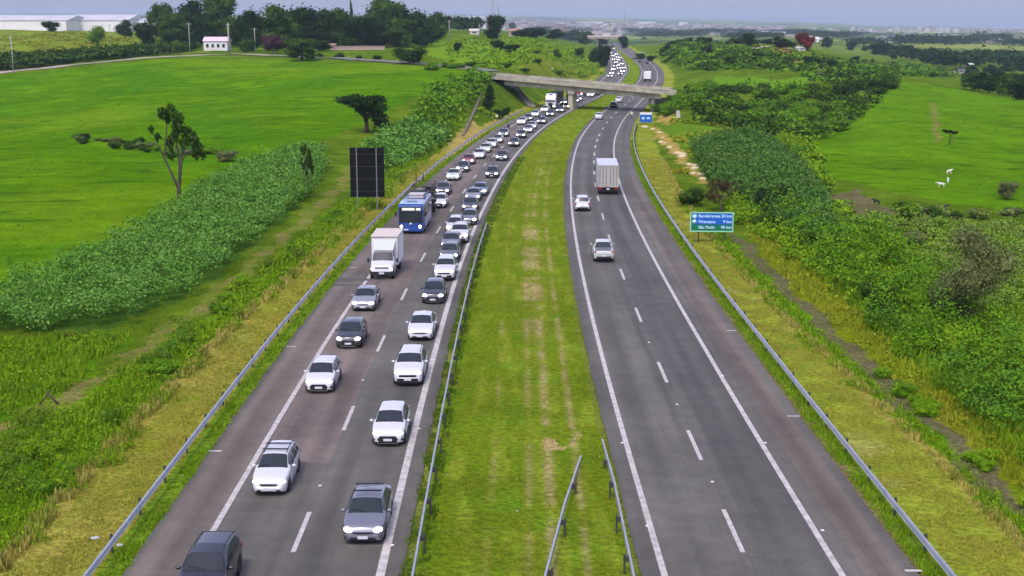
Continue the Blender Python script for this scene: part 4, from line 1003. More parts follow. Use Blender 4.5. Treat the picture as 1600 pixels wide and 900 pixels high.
def bus(px, py):
    t = empty('bus', (0, 0, 0)); tag(t, 'blue bus with light blue roof front, lit headlights and pale sign strip over the windscreen', 'bus')
    L, Wd = 8.6, 2.5
    def ring(y, w, z0, z1, r=.12): return [(-w+.02, y, z0), (-w, y, z0+.3), (-w, y, z1-r), (-w+r, y, z1), (w-r, y, z1), (w, y, z1-r), (w, y, z0+.3), (w-.02, y, z0)]
    mb = MB(); st = [(L/2, 1.08, .42, 2.6), (L/2-.04, 1.2, .34, 2.9), (L/2-.3, 1.25, .3, 3.02), (-L/2+.15, 1.25, .3, 3.02), (-L/2, 1.2, .35, 2.9)]; vs = []; fs = []
    for y, w, z0, z1 in st: vs += ring(y, w, z0, z1)
    for i in range(len(st)-1):
        for j in range(8): fs.append((i*8+j, i*8+(j+1) % 8, (i+1)*8+(j+1) % 8, (i+1)*8+j))
    fs += [tuple(range(8)), tuple(range(32, 40))[::-1]]
    mb.add(vs, fs).build('body', paint('blue'), t)
    MB().box((0, L/2-1.75, 3.035), (2.3, 3.2, .04)).build('roof_panel', paint('cyan'), t)
    MB().box((0, L/2-.02, 1.72), (2.3, .13, 1.1)).build('windshield', MT['glass'], t)
    MB().box((0, L/2-.01, 2.52), (2.2, .1, .42)).build('sign_box', MT['black'], t)
    M_LED = mat('lit_sign', (.6,.6,.5), .5, emit=(.95,.95,.7), es=.3)
    MB().box((-.1-.68, L/2+.05, 2.52), (.46, .02, .24)).box((.22, L/2+.05, 2.52), (1.25, .02, .24)).build('destination_sign', M_LED, t)
    MB().box((0, L/2-1.55, 3.1), (1.0, .3, .1)).build('roof_hatch', mat('faded_lettering', (.1,.16,.22), .6), t)
    for s in (-1, 1):
        for i in range(5): MB().box((s*1.256, L/2-1.35-i*1.42, 2.05), (.03, 1.3, .85)).build('side_window', MT['glass'], t)
        MB().box((s*1.262, -.6, .95), (.02, 6.2, .8)).build('side_panel', mat('side_pale', (.45,.49,.58), .4, coat=.4), t)
        MB().ellip((s*.93, L/2+.02, .78), (.14, .07, .14), 12, 8).build('headlight', MT['lamp'], t)
        MB().box((s*.93, L/2-.0, .78), (.44, .07, .4)).build('headlight_bezel', MT['black'], t)
        MB().box((s*1.48, L/2-.05, 2.0), (.18, .12, .4)).tube([(s*1.2, L/2-.1, 2.3), (s*1.48, L/2-.05, 2.2)], .025, 5).build('mirror', MT['black'], t)
    MB().lathe((0, L/2, 1.02), (0, 1, 0), [(0, .15), (.04, .15)], 14).build('badge', MT['chrome'], t)
    MB().box((0, L/2+.0, .45), (2.3, .16, .26)).build('bumper', paint('blue'), t); MB().box((.45, L/2+.1, .48), (.42, .02, .13)).build('licence_plate', MT['plate'], t)
    MB().box((0, 0, .32), (2.1, L-.6, .2)).build('underbody', MT['under'], t)
    add_wheels(t, 2.5, (L/2-2.3, -L/2+3.1), .48, .28)
    # black rack with air-conditioning boxes and gear on the rear roof
    r = MB()
    for s in (-1, 1):
        r.tube([(s*1.1, L/2-3.7, 3.4), (s*1.1, -L/2+.4, 3.4)], .04, 5)
        for i in range(3): r.tube([(s*1.1, L/2-3.7-i*1.8, 3.0), (s*1.1, L/2-3.7-i*1.8, 3.42)], .035, 5)
    for i in range(5): r.tube([(-1.1, L/2-3.7-i*1.0, 3.4), (1.1, L/2-3.7-i*1.0, 3.4)], .03, 5)
    r.build('roof_rack', MT['black'], t)
    a = MB().box((-.1, -.9, 3.24), (1.5, 1.9, .36)); a.build('air_conditioner', mat('ac_pale', (.5,.47,.44), .6), t)
    MB().box((.1, -3.2, 3.25), (1.3, .9, .4)).build('roof_gear', MT['black'], t)
    put_vehicle(t, px, py, 'l', L)
bus(642, 366)
def loaded_truck(px, py):
    t = empty('flatbed_truck', (0, 0, 0)); tag(t, 'dark open truck with a rack full of black gear, right behind the blue bus', 'truck')
    MB().box((0, 2.7, 1.55), (2.1, 1.6, 2.0)).box((0, 2.6, 2.7), (1.8, 1.3, .3)).build('cab', paint('dark'), t); MB().box((0, 3.52, 1.95), (1.9, .06, .75)).build('windshield', MT['glass'], t)
    MB().box((0, -.8, 1.15), (2.3, 5.2, .22)).box((0, 0, .75), (.9, 6.4, .3)).build('bed', MT['under'], t)
    r = MB()
    for s in (-1, 1):
        for y in (-3.3, -2.0, -.7, .6, 1.7): r.tube([(s*1.1, y, 1.2), (s*1.1, y, 3.3)], .045, 5)
        for z in (2.2, 3.3): r.tube([(s*1.1, -3.3, z), (s*1.1, 1.7, z)], .04, 5)
    for y in (-3.3, -.7, 1.7): r.tube([(-1.1, y, 3.3), (1.1, y, 3.3)], .04, 5)
    r.tube([(.3, -3.3, 3.3), (.3, -3.4, 4.1)], .06, 6); r.tube([(1.1, -3.3, 3.3), (1.12, -3.4, 4.2)], .06, 6); r.build('rack', MT['black'], t)
    for k in range(16): MB().box((0, 0, 0), (rnd.uniform(.4, 1.0), rnd.uniform(.4, 1.1), rnd.uniform(.3, .6)), 0, Matrix.Rotation(rnd.uniform(0, 3), 3, 'Z')).build('load', [MT['black'], MT['under'], MT['post'], MT['conc']][k % 4], t).location = (rnd.uniform(-.6, .6), -2.9+(k % 8)*.6, 1.7+.55*(k//8)+rnd.uniform(0, .7))
    for s in (-1, 1): MB().ellip((s*.8, 3.55, .95), (.16, .08, .13), 8, 6).build('headlight', MT['lamp'], t)
    add_wheels(t, 2.2, (2.5, -2.2), .42, .26, rims=False); put_vehicle(t, px, py, 'l', 7)
loaded_truck(655.5, 343)
def semi(px, py):
    t = empty('lorry', (0, 0, 0)); tag(t, 'lorry with a tall white cab and dark trailer in the outer lane near the overpass', 'truck'); L = 14
    mb = MB(); vs = []; fs = []
    st = [(7.0, 1.1, .45, 2.3), (6.95, 1.22, .4, 2.5), (6.6, 1.25, .4, 3.1), (6.0, 1.22, .4, 3.75), (4.7, 1.22, .5, 3.8)]
    for y, w, z0, z1 in st: vs += [(-w, y, z0), (-w, y, z1-.15), (-w+.15, y, z1), (w-.15, y, z1), (w, y, z1-.15), (w, y, z0)]
    for i in range(4):
        for j in range(6): fs.append((i*6+j, i*6+(j+1) % 6, (i+1)*6+(j+1) % 6, (i+1)*6+j))
    fs += [tuple(range(6)), tuple(range(24, 30))[::-1]]
    mb.add(vs, fs).build('cab', paint('white'), t)
    MB().box((0, 6.85, 2.2), (2.2, .3, .75), 0, Matrix.Rotation(math.radians(12), 3, 'X')).build('windshield', MT['glass'], t)
    MB().box((0, 7.0, 1.1), (1.1, .1, 1.0)).build('grille', MT['black'], t); MB().box((0, 6.3, 3.5), (.8, .12, .2)).build('roof_marker', MT['black'], t)
    MB().box((0, 7.0, .5), (2.3, .2, .3)).build('bumper', MT['black'], t)
    for s in (-1, 1): MB().ellip((s*.85, 7.0, .75), (.2, .08, .14), 8, 6).build('headlight', MT['lamp'], t); MB().box((s*1.42, 6.8, 2.2), (.16, .12, .7)).build('mirror', MT['black'], t)
    MB().box((0, -1.3, 2.45), (2.5, 11.2, 2.5)).build('trailer', mat('dark_tarpaulin', (.03,.03,.038), .6), t); MB().box((0, -.5, .95), (1, 12.5, .3)).build('chassis', MT['under'], t)
    add_wheels(t, 2.5, (6.0, 3.6, -3.4, -4.7, -6.0), .5, .3, rims=False)
    put_vehicle(t, px, py, 'l', L)
semi(860, 171)
def red_truck(px, py):
    t = empty('truck', (0, 0, 0)); tag(t, 'red truck half hidden behind the median pier of the overpass', 'truck')
    MB().box((0, 2.6, 1.65), (2.2, 1.7, 2.1)).box((0, 3.3, 1.2), (2.1, .6, 1.0)).build('cab', paint('red'), t); MB().box((0, 3.47, 2.1), (1.9, .08, .7)).build('windshield', MT['glass'], t)
    MB().box((0, -.8, 2.1), (2.4, 5.0, 2.2)).build('cargo_box', mat('cargo_red', (.18,.03,.03), .6), t); MB().box((0, 0, .8), (.9, 6.4, .3)).build('chassis', MT['under'], t)
    for s in (-1, 1): MB().ellip((s*.8, 3.62, .95), (.18, .08, .14), 8, 6).build('headlight', MT['lamp'], t)
    add_wheels(t, 2.2, (2.5, -2.2), .42, .26, rims=False); put_vehicle(t, px, py, 'l', 7)
red_truck(904, 151.5)
def lorry_away(px, py):
    t = empty('lorry', (0, 0, 0)); tag(t, 'large grey box lorry driving away, ribbed rear doors and dark underside', 'truck'); L = 11.0
    M_BOX = mat('box_grey', (.40,.40,.36), .55, noise=.1, nscale=1.5); M_TOP = mat('box_top', (.50,.52,.60), .5, noise=.05, nscale=.6)
    MB().box((0, -1.2, 2.3), (2.56, 8.4, 2.62)).build('cargo_box', M_TOP, t); MB().box((0, -1.2, 3.63), (2.5, 8.3, .04)).build('box_roof', M_TOP, t)
    for s in (-1, 1):
        d = MB().box((s*.62, -5.43, 2.3), (1.2, .05, 2.5))
        for k in range(3): d.box((s*(.25+.38*k), -5.48, 2.3), (.10, .07, 2.4), 1)
        d.build('rear_door', [M_BOX, MT['concd']], t)
    f = MB()
    for s in (-1, 1): f.box((s*1.25, -5.44, 2.3), (.09, .09, 2.66))
    f.box((0, -5.44, 3.6), (2.58, .09, .08)).box((0, -5.44, 1.02), (2.58, .09, .1)); f.build('door_frame', MT['conc'], t)
    MB().box((0, 3.95, 1.7), (2.4, 2.0, 2.3)).box((0, 3.8, 2.95), (2.2, 1.4, .4)).build('cab', paint('white'), t)
    MB().box((0, 4.97, 2.1), (2.1, .06, .7)).build('windshield', MT['glass'], t)
    MB().box((0, -.5, .85), (1.0, 9.6, .3)).build('chassis', MT['under'], t)
    MB().box((0, -5.3, .55), (2.3, .14, .16)).build('underrun_bar', MT['black'], t); MB().box((0, -5.42, .75), (.42, .03, .14)).build('licence_plate', MT['plate'], t)
    for s in (-1, 1): MB().box((s*1.0, -5.42, .8), (.36, .06, .2)).build('tail_light', MT['tail'], t); MB().box((s*1.4, 4.6, 2.1), (.12, .1, .6)).build('mirror', MT['black'], t)
    MB().box((0, -5.1, .7), (2.2, .1, .5)).build('mud_flap', MT['black'], t)
    add_wheels(t, 2.45, (3.6, -2.6, -3.9), .5, .3, rims=False)
    put_vehicle(t, px, py, 'r', L)
lorry_away(950, 305)
def far_truck(px, py, side, label, col, L=8):
    t = empty('box_truck', (0, 0, 0)); tag(t, label, 'truck')
    MB().box((0, -.9, 2.2), (2.5, 5.8, 2.5)).build('cargo_box', MT['white'] if col == 'white' else mat('cargo_'+col, (.12,.13,.17), .6), t); MB().box((0, 3, 1.5), (2.3, 1.8, 2.2)).build('cab', paint('white' if col == 'white' else 'dark'), t)
    MB().box((0, 3.92, 1.9), (2, .08, .7)).build('windshield', MT['glass'], t); MB().box((0, 0, .75), (1.8, 7.4, .4)).build('chassis', MT['under'], t)
    for s in (-1, 1):
        if side == 'r': MB().box((s*.9, -3.83, .9), (.35, .06, .2)).build('tail_light', MT['tail'], t)
        else: MB().ellip((s*.85, 3.95, .9), (.2, .08, .15), 8, 6).build('headlight', MT['lamp'], t)
    add_wheels(t, 2.4, (2.6, -2.4), .45, .28, rims=False); put_vehicle(t, px, py, side, L)
far_truck(1011, 127.5, 'r', 'white box truck driving away beyond the overpass', 'white')
far_truck(957.5, 77, 'l', 'dark truck at the very end of the queue below the far overpass', 'dark')
# ---- motorbike with rider
def grow(name, joints, edges, m, parent, sub=2):
    me = bpy.data.meshes.new(name); me.from_pydata([j[0] for j in joints], edges, []); o = link_mesh(name, me, parent)
    sk = o.modifiers.new('skin', 'SKIN'); 
    for i, j in enumerate(joints):
        sv_ = me.skin_vertices[0].data[i]; r = j[1]; sv_.radius = (r, r) if not hasattr(r, '__len__') else r
    me.skin_vertices[0].data[0].use_root = True
    o.modifiers.new('sub', 'SUBSURF').levels = sub; o.modifiers['sub'].render_levels = sub; me.materials.append(m); return o
def motorbike(px, py, label, plabel, off=0):
    t = empty('motorcycle', (0, 0, 0)); tag(t, label, 'motorcycle')
    for y in (.68, -.66):
        MB().lathe((-.06, y, .3), (1, 0, 0), [(0, .24), (0, .27), (.02, .3), (.1, .3), (.12, .27), (.12, .24)], 16).build('wheel', MT['tyre'], t)
    MB().ellip((0, .12, .8), (.15, .3, .14), 10, 6).build('fuel_tank', paint('black'), t); MB().box((0, -.4, .8), (.24, .6, .1)).build('seat', MT['black'], t)
    MB().box((0, .05, .5), (.22, .5, .34)).tube([(0, .68, .3), (0, .45, .95)], .035, 6).tube([(0, -.66, .3), (0, -.1, .5)], .03, 6).build('frame', MT['post'], t)
    MB().tube([(-.36, .3, 1.02), (0, .45, .98), (.36, .3, 1.02)], .02, 6).build('handlebar', MT['black'], t); MB().ellip((0, .58, .85), (.1, .07, .1), 8, 6).build('headlight', MT['lamp'], t)
    put_vehicle(t, px, py, 'l', 1.9)
    r = empty('person', t.location, t.rotation_euler.z); tag(r, plabel, 'person')
    dark = mat('dark_clothes', (.02,.02,.028), .8)
    J = [((0, -.3, .92), .15), ((0, -.2, 1.2), .15), ((0, -.1, 1.42), .16), ((0, -.06, 1.56), .06),
         ((-.19, -.1, 1.4), .07), ((-.3, .08, 1.2), .05), ((-.32, .28, 1.08), .035), ((.19, -.1, 1.4), .07), ((.3, .08, 1.2), .05), ((.32, .28, 1.08), .035),
         ((-.16, .12, .86), .085), ((-.2, .0, .45), .055), ((-.2, .12, .36), .045), ((.16, .12, .86), .085), ((.2, .0, .45), .055), ((.2, .12, .36), .045)]
    E_ = [(0,1),(1,2),(2,3),(2,4),(4,5),(5,6),(2,7),(7,8),(8,9),(0,10),(10,11),(11,12),(0,13),(13,14),(14,15)]
    grow('body', J, E_, dark, r, 1); MB().ellip((0, -.02, 1.7), (.13, .15, .15), 12, 8).build('helmet', paint('black'), r); MB().ellip((0, .07, 1.7), (.1, .08, .06), 10, 6).build('visor', MT['glass'], r)
motorbike(793.5, 209, 'dark motorcycle threading between the two queues near the silver car', 'rider in dark clothes and black helmet, on the nearer motorcycle')
motorbike(852, 190, 'second motorcycle between the lanes, closer to the overpass', 'rider in dark clothes on the motorcycle closer to the overpass')
for k, (o, used) in PROTO.items():
    def rm(x):
        for ch in list(x.children): rm(ch)
        bpy.data.objects.remove(x)
    rm(o)

# ------------------------------------------------------------------ vegetation
def leaves(cen, size, up=.5, rs=RS, asp=1.7):
    """one quad per centre, random tilt with an upward lean"""
    n = len(cen); nrm = rs.randn(n, 3); nrm[:, 2] = np.abs(nrm[:, 2])+up*1.5; nrm /= np.linalg.norm(nrm, axis=1, keepdims=True)
    a = rs.randn(n, 3); u = np.cross(nrm, a); u /= np.linalg.norm(u, axis=1, keepdims=True); w = np.cross(nrm, u)
    s = (np.asarray(size)*(.6+.8*rs.rand(n)))[:, None] if np.ndim(size) <= 1 else size
    u = u*s*.5*asp; w = w*s*.5
    co = np.stack([cen-u, cen-w*.9+u*.15, cen+u, cen+w*.9+u*.15], 1).reshape(-1, 3)
    return co, np.arange(4*n).reshape(n, 4)
def blades(base, h, w, rs=RS, lean=.45):
    n = len(base); a = rs.rand(n)*6.283; d = np.stack([np.cos(a), np.sin(a), 0*a], 1); b = rs.rand(n)*6.283
    l = np.stack([np.cos(b), np.sin(b), 0*b], 1)*(lean*h*rs.rand(n))[:, None]; ww = d*(w/2)[:, None] if np.ndim(w) else d*w/2
    top = base+l+np.stack([0*a, 0*a, h], 1)
    co = np.stack([base-ww, base+ww, top+ww*.25, top-ww*.25], 1).reshape(-1, 3); return co, np.arange(4*n).reshape(n, 4)
def sample_poly(P, dens, ref=60., pw=1.2, rs=RS, wob=1.2):
    lo, hi = P.min(0), P.max(0); A = (hi-lo).prod(); n = int(A*dens); 
    if n > 900000: n = 900000
    x = lo[0]+rs.rand(n)*(hi[0]-lo[0]); y = lo[1]+rs.rand(n)*(hi[1]-lo[1])
    k = inpoly(x+fbm(x, y, 8)*wob, y+fbm(x+50, y, 8)*wob*1.5, P); k &= rs.rand(n) < np.minimum(1, (ref/np.maximum(y, 1))**pw)
    return x[k], y[k]
def clump_field(name, P, dens, hr, rad, nl, ls, m, label, ref=60., pw=1.2, gate=None, lump=0., up=.4, wob=1.2):
    x, y = sample_poly(P, dens, ref, pw, wob=wob)
    if gate is not None: k = gate(x, y); x, y = x[k], y[k]
    k = ~(inpoly(x, y, Z['ditch_r']) | inpoly(x, y, Z['stones']) | inpoly(x, y, Z['spoil_l'])); x, y = x[k], y[k]
    n = len(x); lod = np.maximum(1, (y/ref)**(pw*.5)); h = (hr[0]+(hr[1]-hr[0])*RS.rand(n))
    if lump: h = h*(1+lump*fbm(x, y, 6, 3)+lump*.7*fbm(x+9, y, 2.6, 2)); h = np.maximum(h, .15)
    z = terr(x, y); r = rad*(.7+.6*RS.rand(n))*lod
    cx = np.repeat(x, nl); cy = np.repeat(y, nl); rr = np.repeat(r, nl); hh = np.repeat(h, nl); zz = np.repeat(z, nl)
    q = RS.randn(n*nl, 3); q /= np.linalg.norm(q, axis=1, keepdims=True); q *= (RS.rand(n*nl, 1)**.35)
    c = np.stack([cx+q[:, 0]*rr, cy+q[:, 1]*rr, zz+hh*(.62+.38*np.abs(q[:, 2])*np.sign(q[:, 2]+.45))], 1)
    co, f = leaves(c, ls*np.repeat(lod, nl), up); o = link_mesh(name, quick_mesh(name, co, f, m)); tag(o, label, None, None, 'stuff'); return o
GC = dict(
 crop=leaf_mat('crop_leaves', (0.043,0.166,0.012), (0.2064,0.3818,0.072), (0.1032,0.2656,0.024)),
 weed=leaf_mat('weed_leaves', (0.086,0.2075,0.0048), (0.258,0.3818,0.015), (0.1376,0.2822,0.0072)),
 weedd=leaf_mat('dark_weed_leaves', (0.0387,0.1079,0.0048), (0.1204,0.2241,0.012), (0.1376,0.1577,0.021)),
 dry=leaf_mat('dry_grass', (0.2408,0.249,0.036), (0.4472,0.3901,0.096), None),
 mown=leaf_mat('mown_grass', (0.1032,0.1743,0.006), (0.2838,0.332,0.018), (0.3268,0.3071,0.03)),
 mownv=leaf_mat('mown_verge_grass', (0.172,0.2324,0.018), (0.3956,0.3901,0.06), (0.3612,0.3154,0.054)),
 cropd=leaf_mat('dark_crop_leaves', (0.0301,0.1079,0.012), (0.1462,0.2573,0.054), (0.0516,0.1494,0.018)),
 thick=leaf_mat('thicket_leaves', (0.0516,0.1577,0.0036), (0.1892,0.3486,0.012), (0.0774,0.1992,0.021)),
 scrubm=leaf_mat('scrub_leaves', (0.1548,0.2407,0.0072), (0.3268,0.3818,0.024), (0.258,0.2158,0.018)),
 tree=leaf_mat('tree_leaves', (0.01892,0.05146,0.006), (0.0645,0.1245,0.0132), None),
 dark=leaf_mat('dark_tree_leaves', (0.0086,0.0249,0.006), (0.0301,0.06225,0.012), None),
 light=leaf_mat('light_tree_leaves', (0.0516,0.1328,0.0072), (0.129,0.249,0.021), None),
 olive=leaf_mat('olive_leaves', (0.0731,0.0996,0.027), (0.1806,0.2158,0.072), None),
 brown=leaf_mat('brownish_leaves', (0.043,0.02905,0.012), (0.1118,0.0747,0.036), None),
 red=leaf_mat('red_blossom', (0.043,0.0249,0.012), (0.215,0.0249,0.021), None),
 purple=leaf_mat('purplish_leaves', (0.0387,0.0166,0.024), (0.1032,0.0498,0.06), None),
)
clump_field('tall_crop', Z['crop'], 4.6, (1.7, 2.4), .5, 30, .115, GC['crop'], 'tall bluish green leafy plants in a broad band left of the road', 75, 1.0, gate=lambda x, y: fbm(x+5, y, 2.4, 2) > -.42, lump=.34, up=.3)
clump_field('tall_crop', Z['tallr'], 3.2, (1.9, 3.0), .7, 34, .17, GC['cropd'], 'tall bluish green plants on the right beyond the green sign', 110, .8, lump=.25, up=.3)
clump_field('weeds', Z['weeds_l'], 3, (.2, .6), .4, 16, .085, GC['weed'], 'dense bright green weeds down the left bank', 55, 1.2, lump=.6)
clump_field('weeds', Z['weeds_ll'], 3, (.2, .55), .4, 16, .085, GC['weed'], 'green weeds left of the dirt track', 55, 1.2, lump=.6)
clump_field('weeds', Z['weeds_r'], 2.2, (.15, .45), .4, 16, .08, GC['weed'], 'bright green weeds between the mown verge and the ditch on the right', 55, 1.2, lump=.5)
clump_field('dark_weeds', Z['weeds_l'], 1.8, (.5, 1.2), .5, 36, .09, GC['weedd'], 'darker taller shrubby weeds on the left bank', 55, 1.1, gate=lambda x, y: fbm(x*1.0+10, y*.8, 17, 3) > .22, lump=.4)
clump_field('dark_weeds', Z['weeds_ll'], 1.6, (.5, 1.0), .5, 36, .09, GC['weedd'], 'darker weeds at the left edge below the crop', 55, 1.1, gate=lambda x, y: fbm(x+60, y, 15, 3) > .3, lump=.4)
clump_field('scrub', Z['scrub_r'], 2.5, (.15, .45), .4, 16, .08, GC['scrubm'], 'yellowish green scrub grass right of the ditch', 55, 1.2, lump=.5)
clump_field('thicket', Z['thick_r'], 3.0, (1.0, 3.0), .85, 60, .125, GC['thick'], 'dense green thicket along the right edge', 70, 1.0, gate=lambda x, y: fbm(x+3, y, 12, 3) > -.28, lump=.75, up=.35)
clump_field('thicket', poly([(1110,300),(1160,310),(1230,372),(1290,430),(1340,490),(1300,450),(1200,380),(1120,330)]), 2.4, (.7, 1.5), .6, 30, .15, GC['weed'], 'bright bushes in front of the dark thicket', 80, 1, lump=.5)
clump_field('thicket', poly([(1290,345),(1420,330),(1600,350),(1850,420),(1850,700),(1640,600),(1500,470),(1420,405)]), .7, (.3, 1.3), .75, 34, .14, leaf_mat('mixed_scrub', (.09,.20,.012), (.24,.36,.04), (.17,.20,.06)), 'mixed low scrub behind the thicket on the right', 90, 1, lump=.9)
clump_field('shrub_band', poly([(560,255),(600,215),(650,195),(690,205),(700,222),(660,245),(600,272)]), 1.6, (1.2, 2.4), .9, 26, .28, GC['crop'], 'bluish green shrub clumps behind the black board', 140, .8, lump=.6)
clump_field('shrub_band', poly([(640,200),(660,165),(700,140),(745,118),(768,122),(750,145),(720,170),(690,200)]), 1.1, (1.2, 2.6), 1.0, 26, .33, GC['thick'], 'green shrub band climbing to the left end of the overpass', 150, .8, lump=.7)
clump_field('tall_hedge', poly([(-60,115),(0,113),(100,101),(200,91),(290,83),(310,78),(250,80),(150,86),(0,96),(-60,98)]), .35, (2.2, 3.6), 1.6, 16, .9, GC['tree'], 'dark clipped hedge strip behind the pale dirt road', 400, .5, lump=.2)
def verge_grass():
    def cov(x0f, y0, y1, n, h, w, m, name, label):
        y = y0*(y1/y0)**RS.rand(n); a, b = x0f(y); x = a+(b-a)*RS.rand(n); k = fbm(x*2, y*1.3, 6, 2) > -.35; x, y = x[k], y[k]
        hh = h*(.5+RS.rand(len(x)))*(1+.6*fbm(x, y, 3, 2)); ld_ = np.maximum(1, y/60)
        co, f = blades(np.stack([x, y, terr(x, y)-.02], 1), np.maximum(hh, .03), w*ld_); o = link_mesh(name, quick_mesh(name, co, f, m)); tag(o, label, None, None, 'stuff')
    cov(lambda y: (lx(y, GLO)-np.interp(y, VLY, VLW), lx(y, GLO)-.1), 38, 190, 60000, .07, .09, GC['mownv'], 'grass', 'yellowish mown grass on the left verge')
    cov(lambda y: (lx(y, GLO)-np.interp(y, VLY, VLW)-.3, lx(y, GLO)-np.interp(y, VLY, VLW)+.5), 38, 190, 9000, .3, .12, GC['dry'], 'dry_grass', 'strip of dry grass where the mown verge meets the weeds')
    cov(lambda y: (lx(y, GLO)+.1, lx(y, PLO)+.12), 38, 250, 14000, .13, .09, GC['weed'], 'grass', 'green grass fringe between the left guardrail and the asphalt')
    cov(lambda y: (lx(y, PIO)+.02, rx(y, PRI)-.02), 38, 230, 60000, .06, .07, GC['mown'], 'grass', 'short mown grass of the median')
    cov(lambda y: (lx(y, PIO)-.12, lx(y, PIO)+1.0), 38, 200, 9000, .18, .08, GC['weedd'], 'grass', 'taller grass under the median guardrail')
    cov(lambda y: (rx(y, GRO)+.1, rx(y, GRO)+np.interp(y, VRY, VRW)), 38, 200, 60000, .07, .09, GC['mownv'], 'grass', 'yellowish mown grass on the right verge')
    cov(lambda y: (rx(y, PRO)+.15, rx(y, GRO)+.3), 38, 230, 12000, .14, .09, GC['weed'], 'grass', 'thin grass growing under the right guardrail')
    cov(lambda y: (rx(y, GRO)+np.interp(y, VRY, VRW)-.4, rx(y, GRO)+np.interp(y, VRY, VRW)+.2), 38, 190, 6000, .25, .12, GC['dry'], 'dry_grass', 'dry grass edge of the right verge')
verge_grass()
def long_grass(P, dens, h, w, m, label, ref=60):
    x, y = sample_poly(P, dens, ref, 1.3); k = ~(inpoly(x, y, Z['ditch_r'])); x, y = x[k], y[k]; hh = h*(.5+RS.rand(len(x)))*(1+.5*fbm(x, y, 4, 3)); hh = np.maximum(hh, .05)
    co, f = blades(np.stack([x, y, terr(x, y)-.03], 1), hh, w*np.maximum(1, y/ref), lean=.8); tag(link_mesh('long_grass', quick_mesh('long_grass', co, f, GC[m])), label, None, None, 'stuff')
GC['grassy'] = leaf_mat('long_grass_blades', (0.1032,0.2241,0.0036), (0.2236,0.3486,0.012), (0.1462,0.2739,0.006)); GC['grassyy'] = leaf_mat('long_grass_yellow', (0.1634,0.2407,0.006), (0.3268,0.3652,0.024), (0.215,0.249,0.012))
long_grass(Z['weeds_l'], 45, .42, .07, 'grassy', 'long soft bright green grass down the left bank'); long_grass(Z['weeds_ll'], 45, .4, .07, 'grassy', 'long green grass at the left edge beside the dirt track')
long_grass(Z['weeds_r'], 45, .35, .07, 'grassy', 'long bright green grass between the right verge and the ditch'); long_grass(Z['scrub_r'], 45, .35, .07, 'grassyy', 'long yellowish grass right of the ditch')
long_grass(Z['thick_r'], 25, .6, .1, 'grassy', 'long grass in the gaps of the right thicket', 80)
def pasture_tufts(P, n, name, label):
    x, y = sample_poly(P, n, 110, 1.2); k = fbm(x, y, 31, 4)+.4*RS.randn(len(x)) > .45; x, y = x[k], y[k]
    co, f = blades(np.stack([x, y, terr(x, y)-.03], 1), .06+.2*RS.rand(len(x)), .35*np.maximum(1, y/110)); tag(link_mesh(name, quick_mesh(name, co, f, leaf_mat('pasture_tuft', (.05,.17,.006), (.09,.27,.01)))), label, None, None, 'stuff')
pasture_tufts(Z['pasture_l'], .25, 'pasture_grass', 'scattered darker grass tufts across the left pasture')
pasture_tufts(Z['pasture_r'], .25, 'pasture_grass', 'scattered darker grass tufts across the right pasture')

# ---- trees and bushes: unit-sized prototypes, one crown mesh and one trunk mesh each
def crown_mesh(lumps, nleaf, ls, m, seed, core=None, fill=.45):
    rs = np.random.RandomState(seed); C_ = []; 
    vol = np.array([l[3]*l[4]*l[5] for l in lumps])**.66; vol /= vol.sum()
    for (x, y, z, a, b, c_), fr in zip(lumps, vol):
        n = max(8, int(nleaf*fr)); q = rs.randn(n, 3); q /= np.linalg.norm(q, axis=1, keepdims=True)
        r = 1-fill*rs.rand(n, 1)**1.6; r *= 1+.16*np.sin(q[:, :1]*7+seed)*np.cos(q[:, 1:2]*6)+.1*rs.randn(n, 1)
        C_.append(q*r*np.array([a, b, c_])+np.array([x, y, z]))
    co, f = leaves(np.concatenate(C_), ls, .25, rs, 1.4); co = [co]; fs = [f]; b = len(co[0])
    me0 = None
    if core:
        mb = MB()
        for (x, y, z, a, b_, c_) in lumps: mb.ellip((x, y, z), (a*core, b_*core, c_*core), 7, 5)
        v = np.array([tuple(p) for p in mb.v]); v += rs.randn(*v.shape)*.02
        q4 = np.array([g for g in mb.f if len(g) == 4]); co.append(v); fs.append(q4+b)
    return quick_mesh('crown', np.concatenate(co), np.concatenate(fs), m)
def trunk_mesh(h, r, limbs, m, seed, lean=0):
    rs = random.Random(seed); mb = MB(); p = [(0, 0, -.05), (lean*h*.2, 0, h*.35), (lean*h*.6, .01, h*.7), (lean*h, 0, h)]
    mb.tube(p, [r, r*.8, r*.65, r*.45], 7)
    for e in limbs:
        s = Vector(p[1]).lerp(Vector(p[3]), rs.uniform(.2, 1)); e = Vector(e); md = s.lerp(e, .5)+Vector((0, 0, -.04)); mb.tube([s, md, e], [r*.45, r*.3, r*.12], 5)
    return mb.mesh('trunk', m)
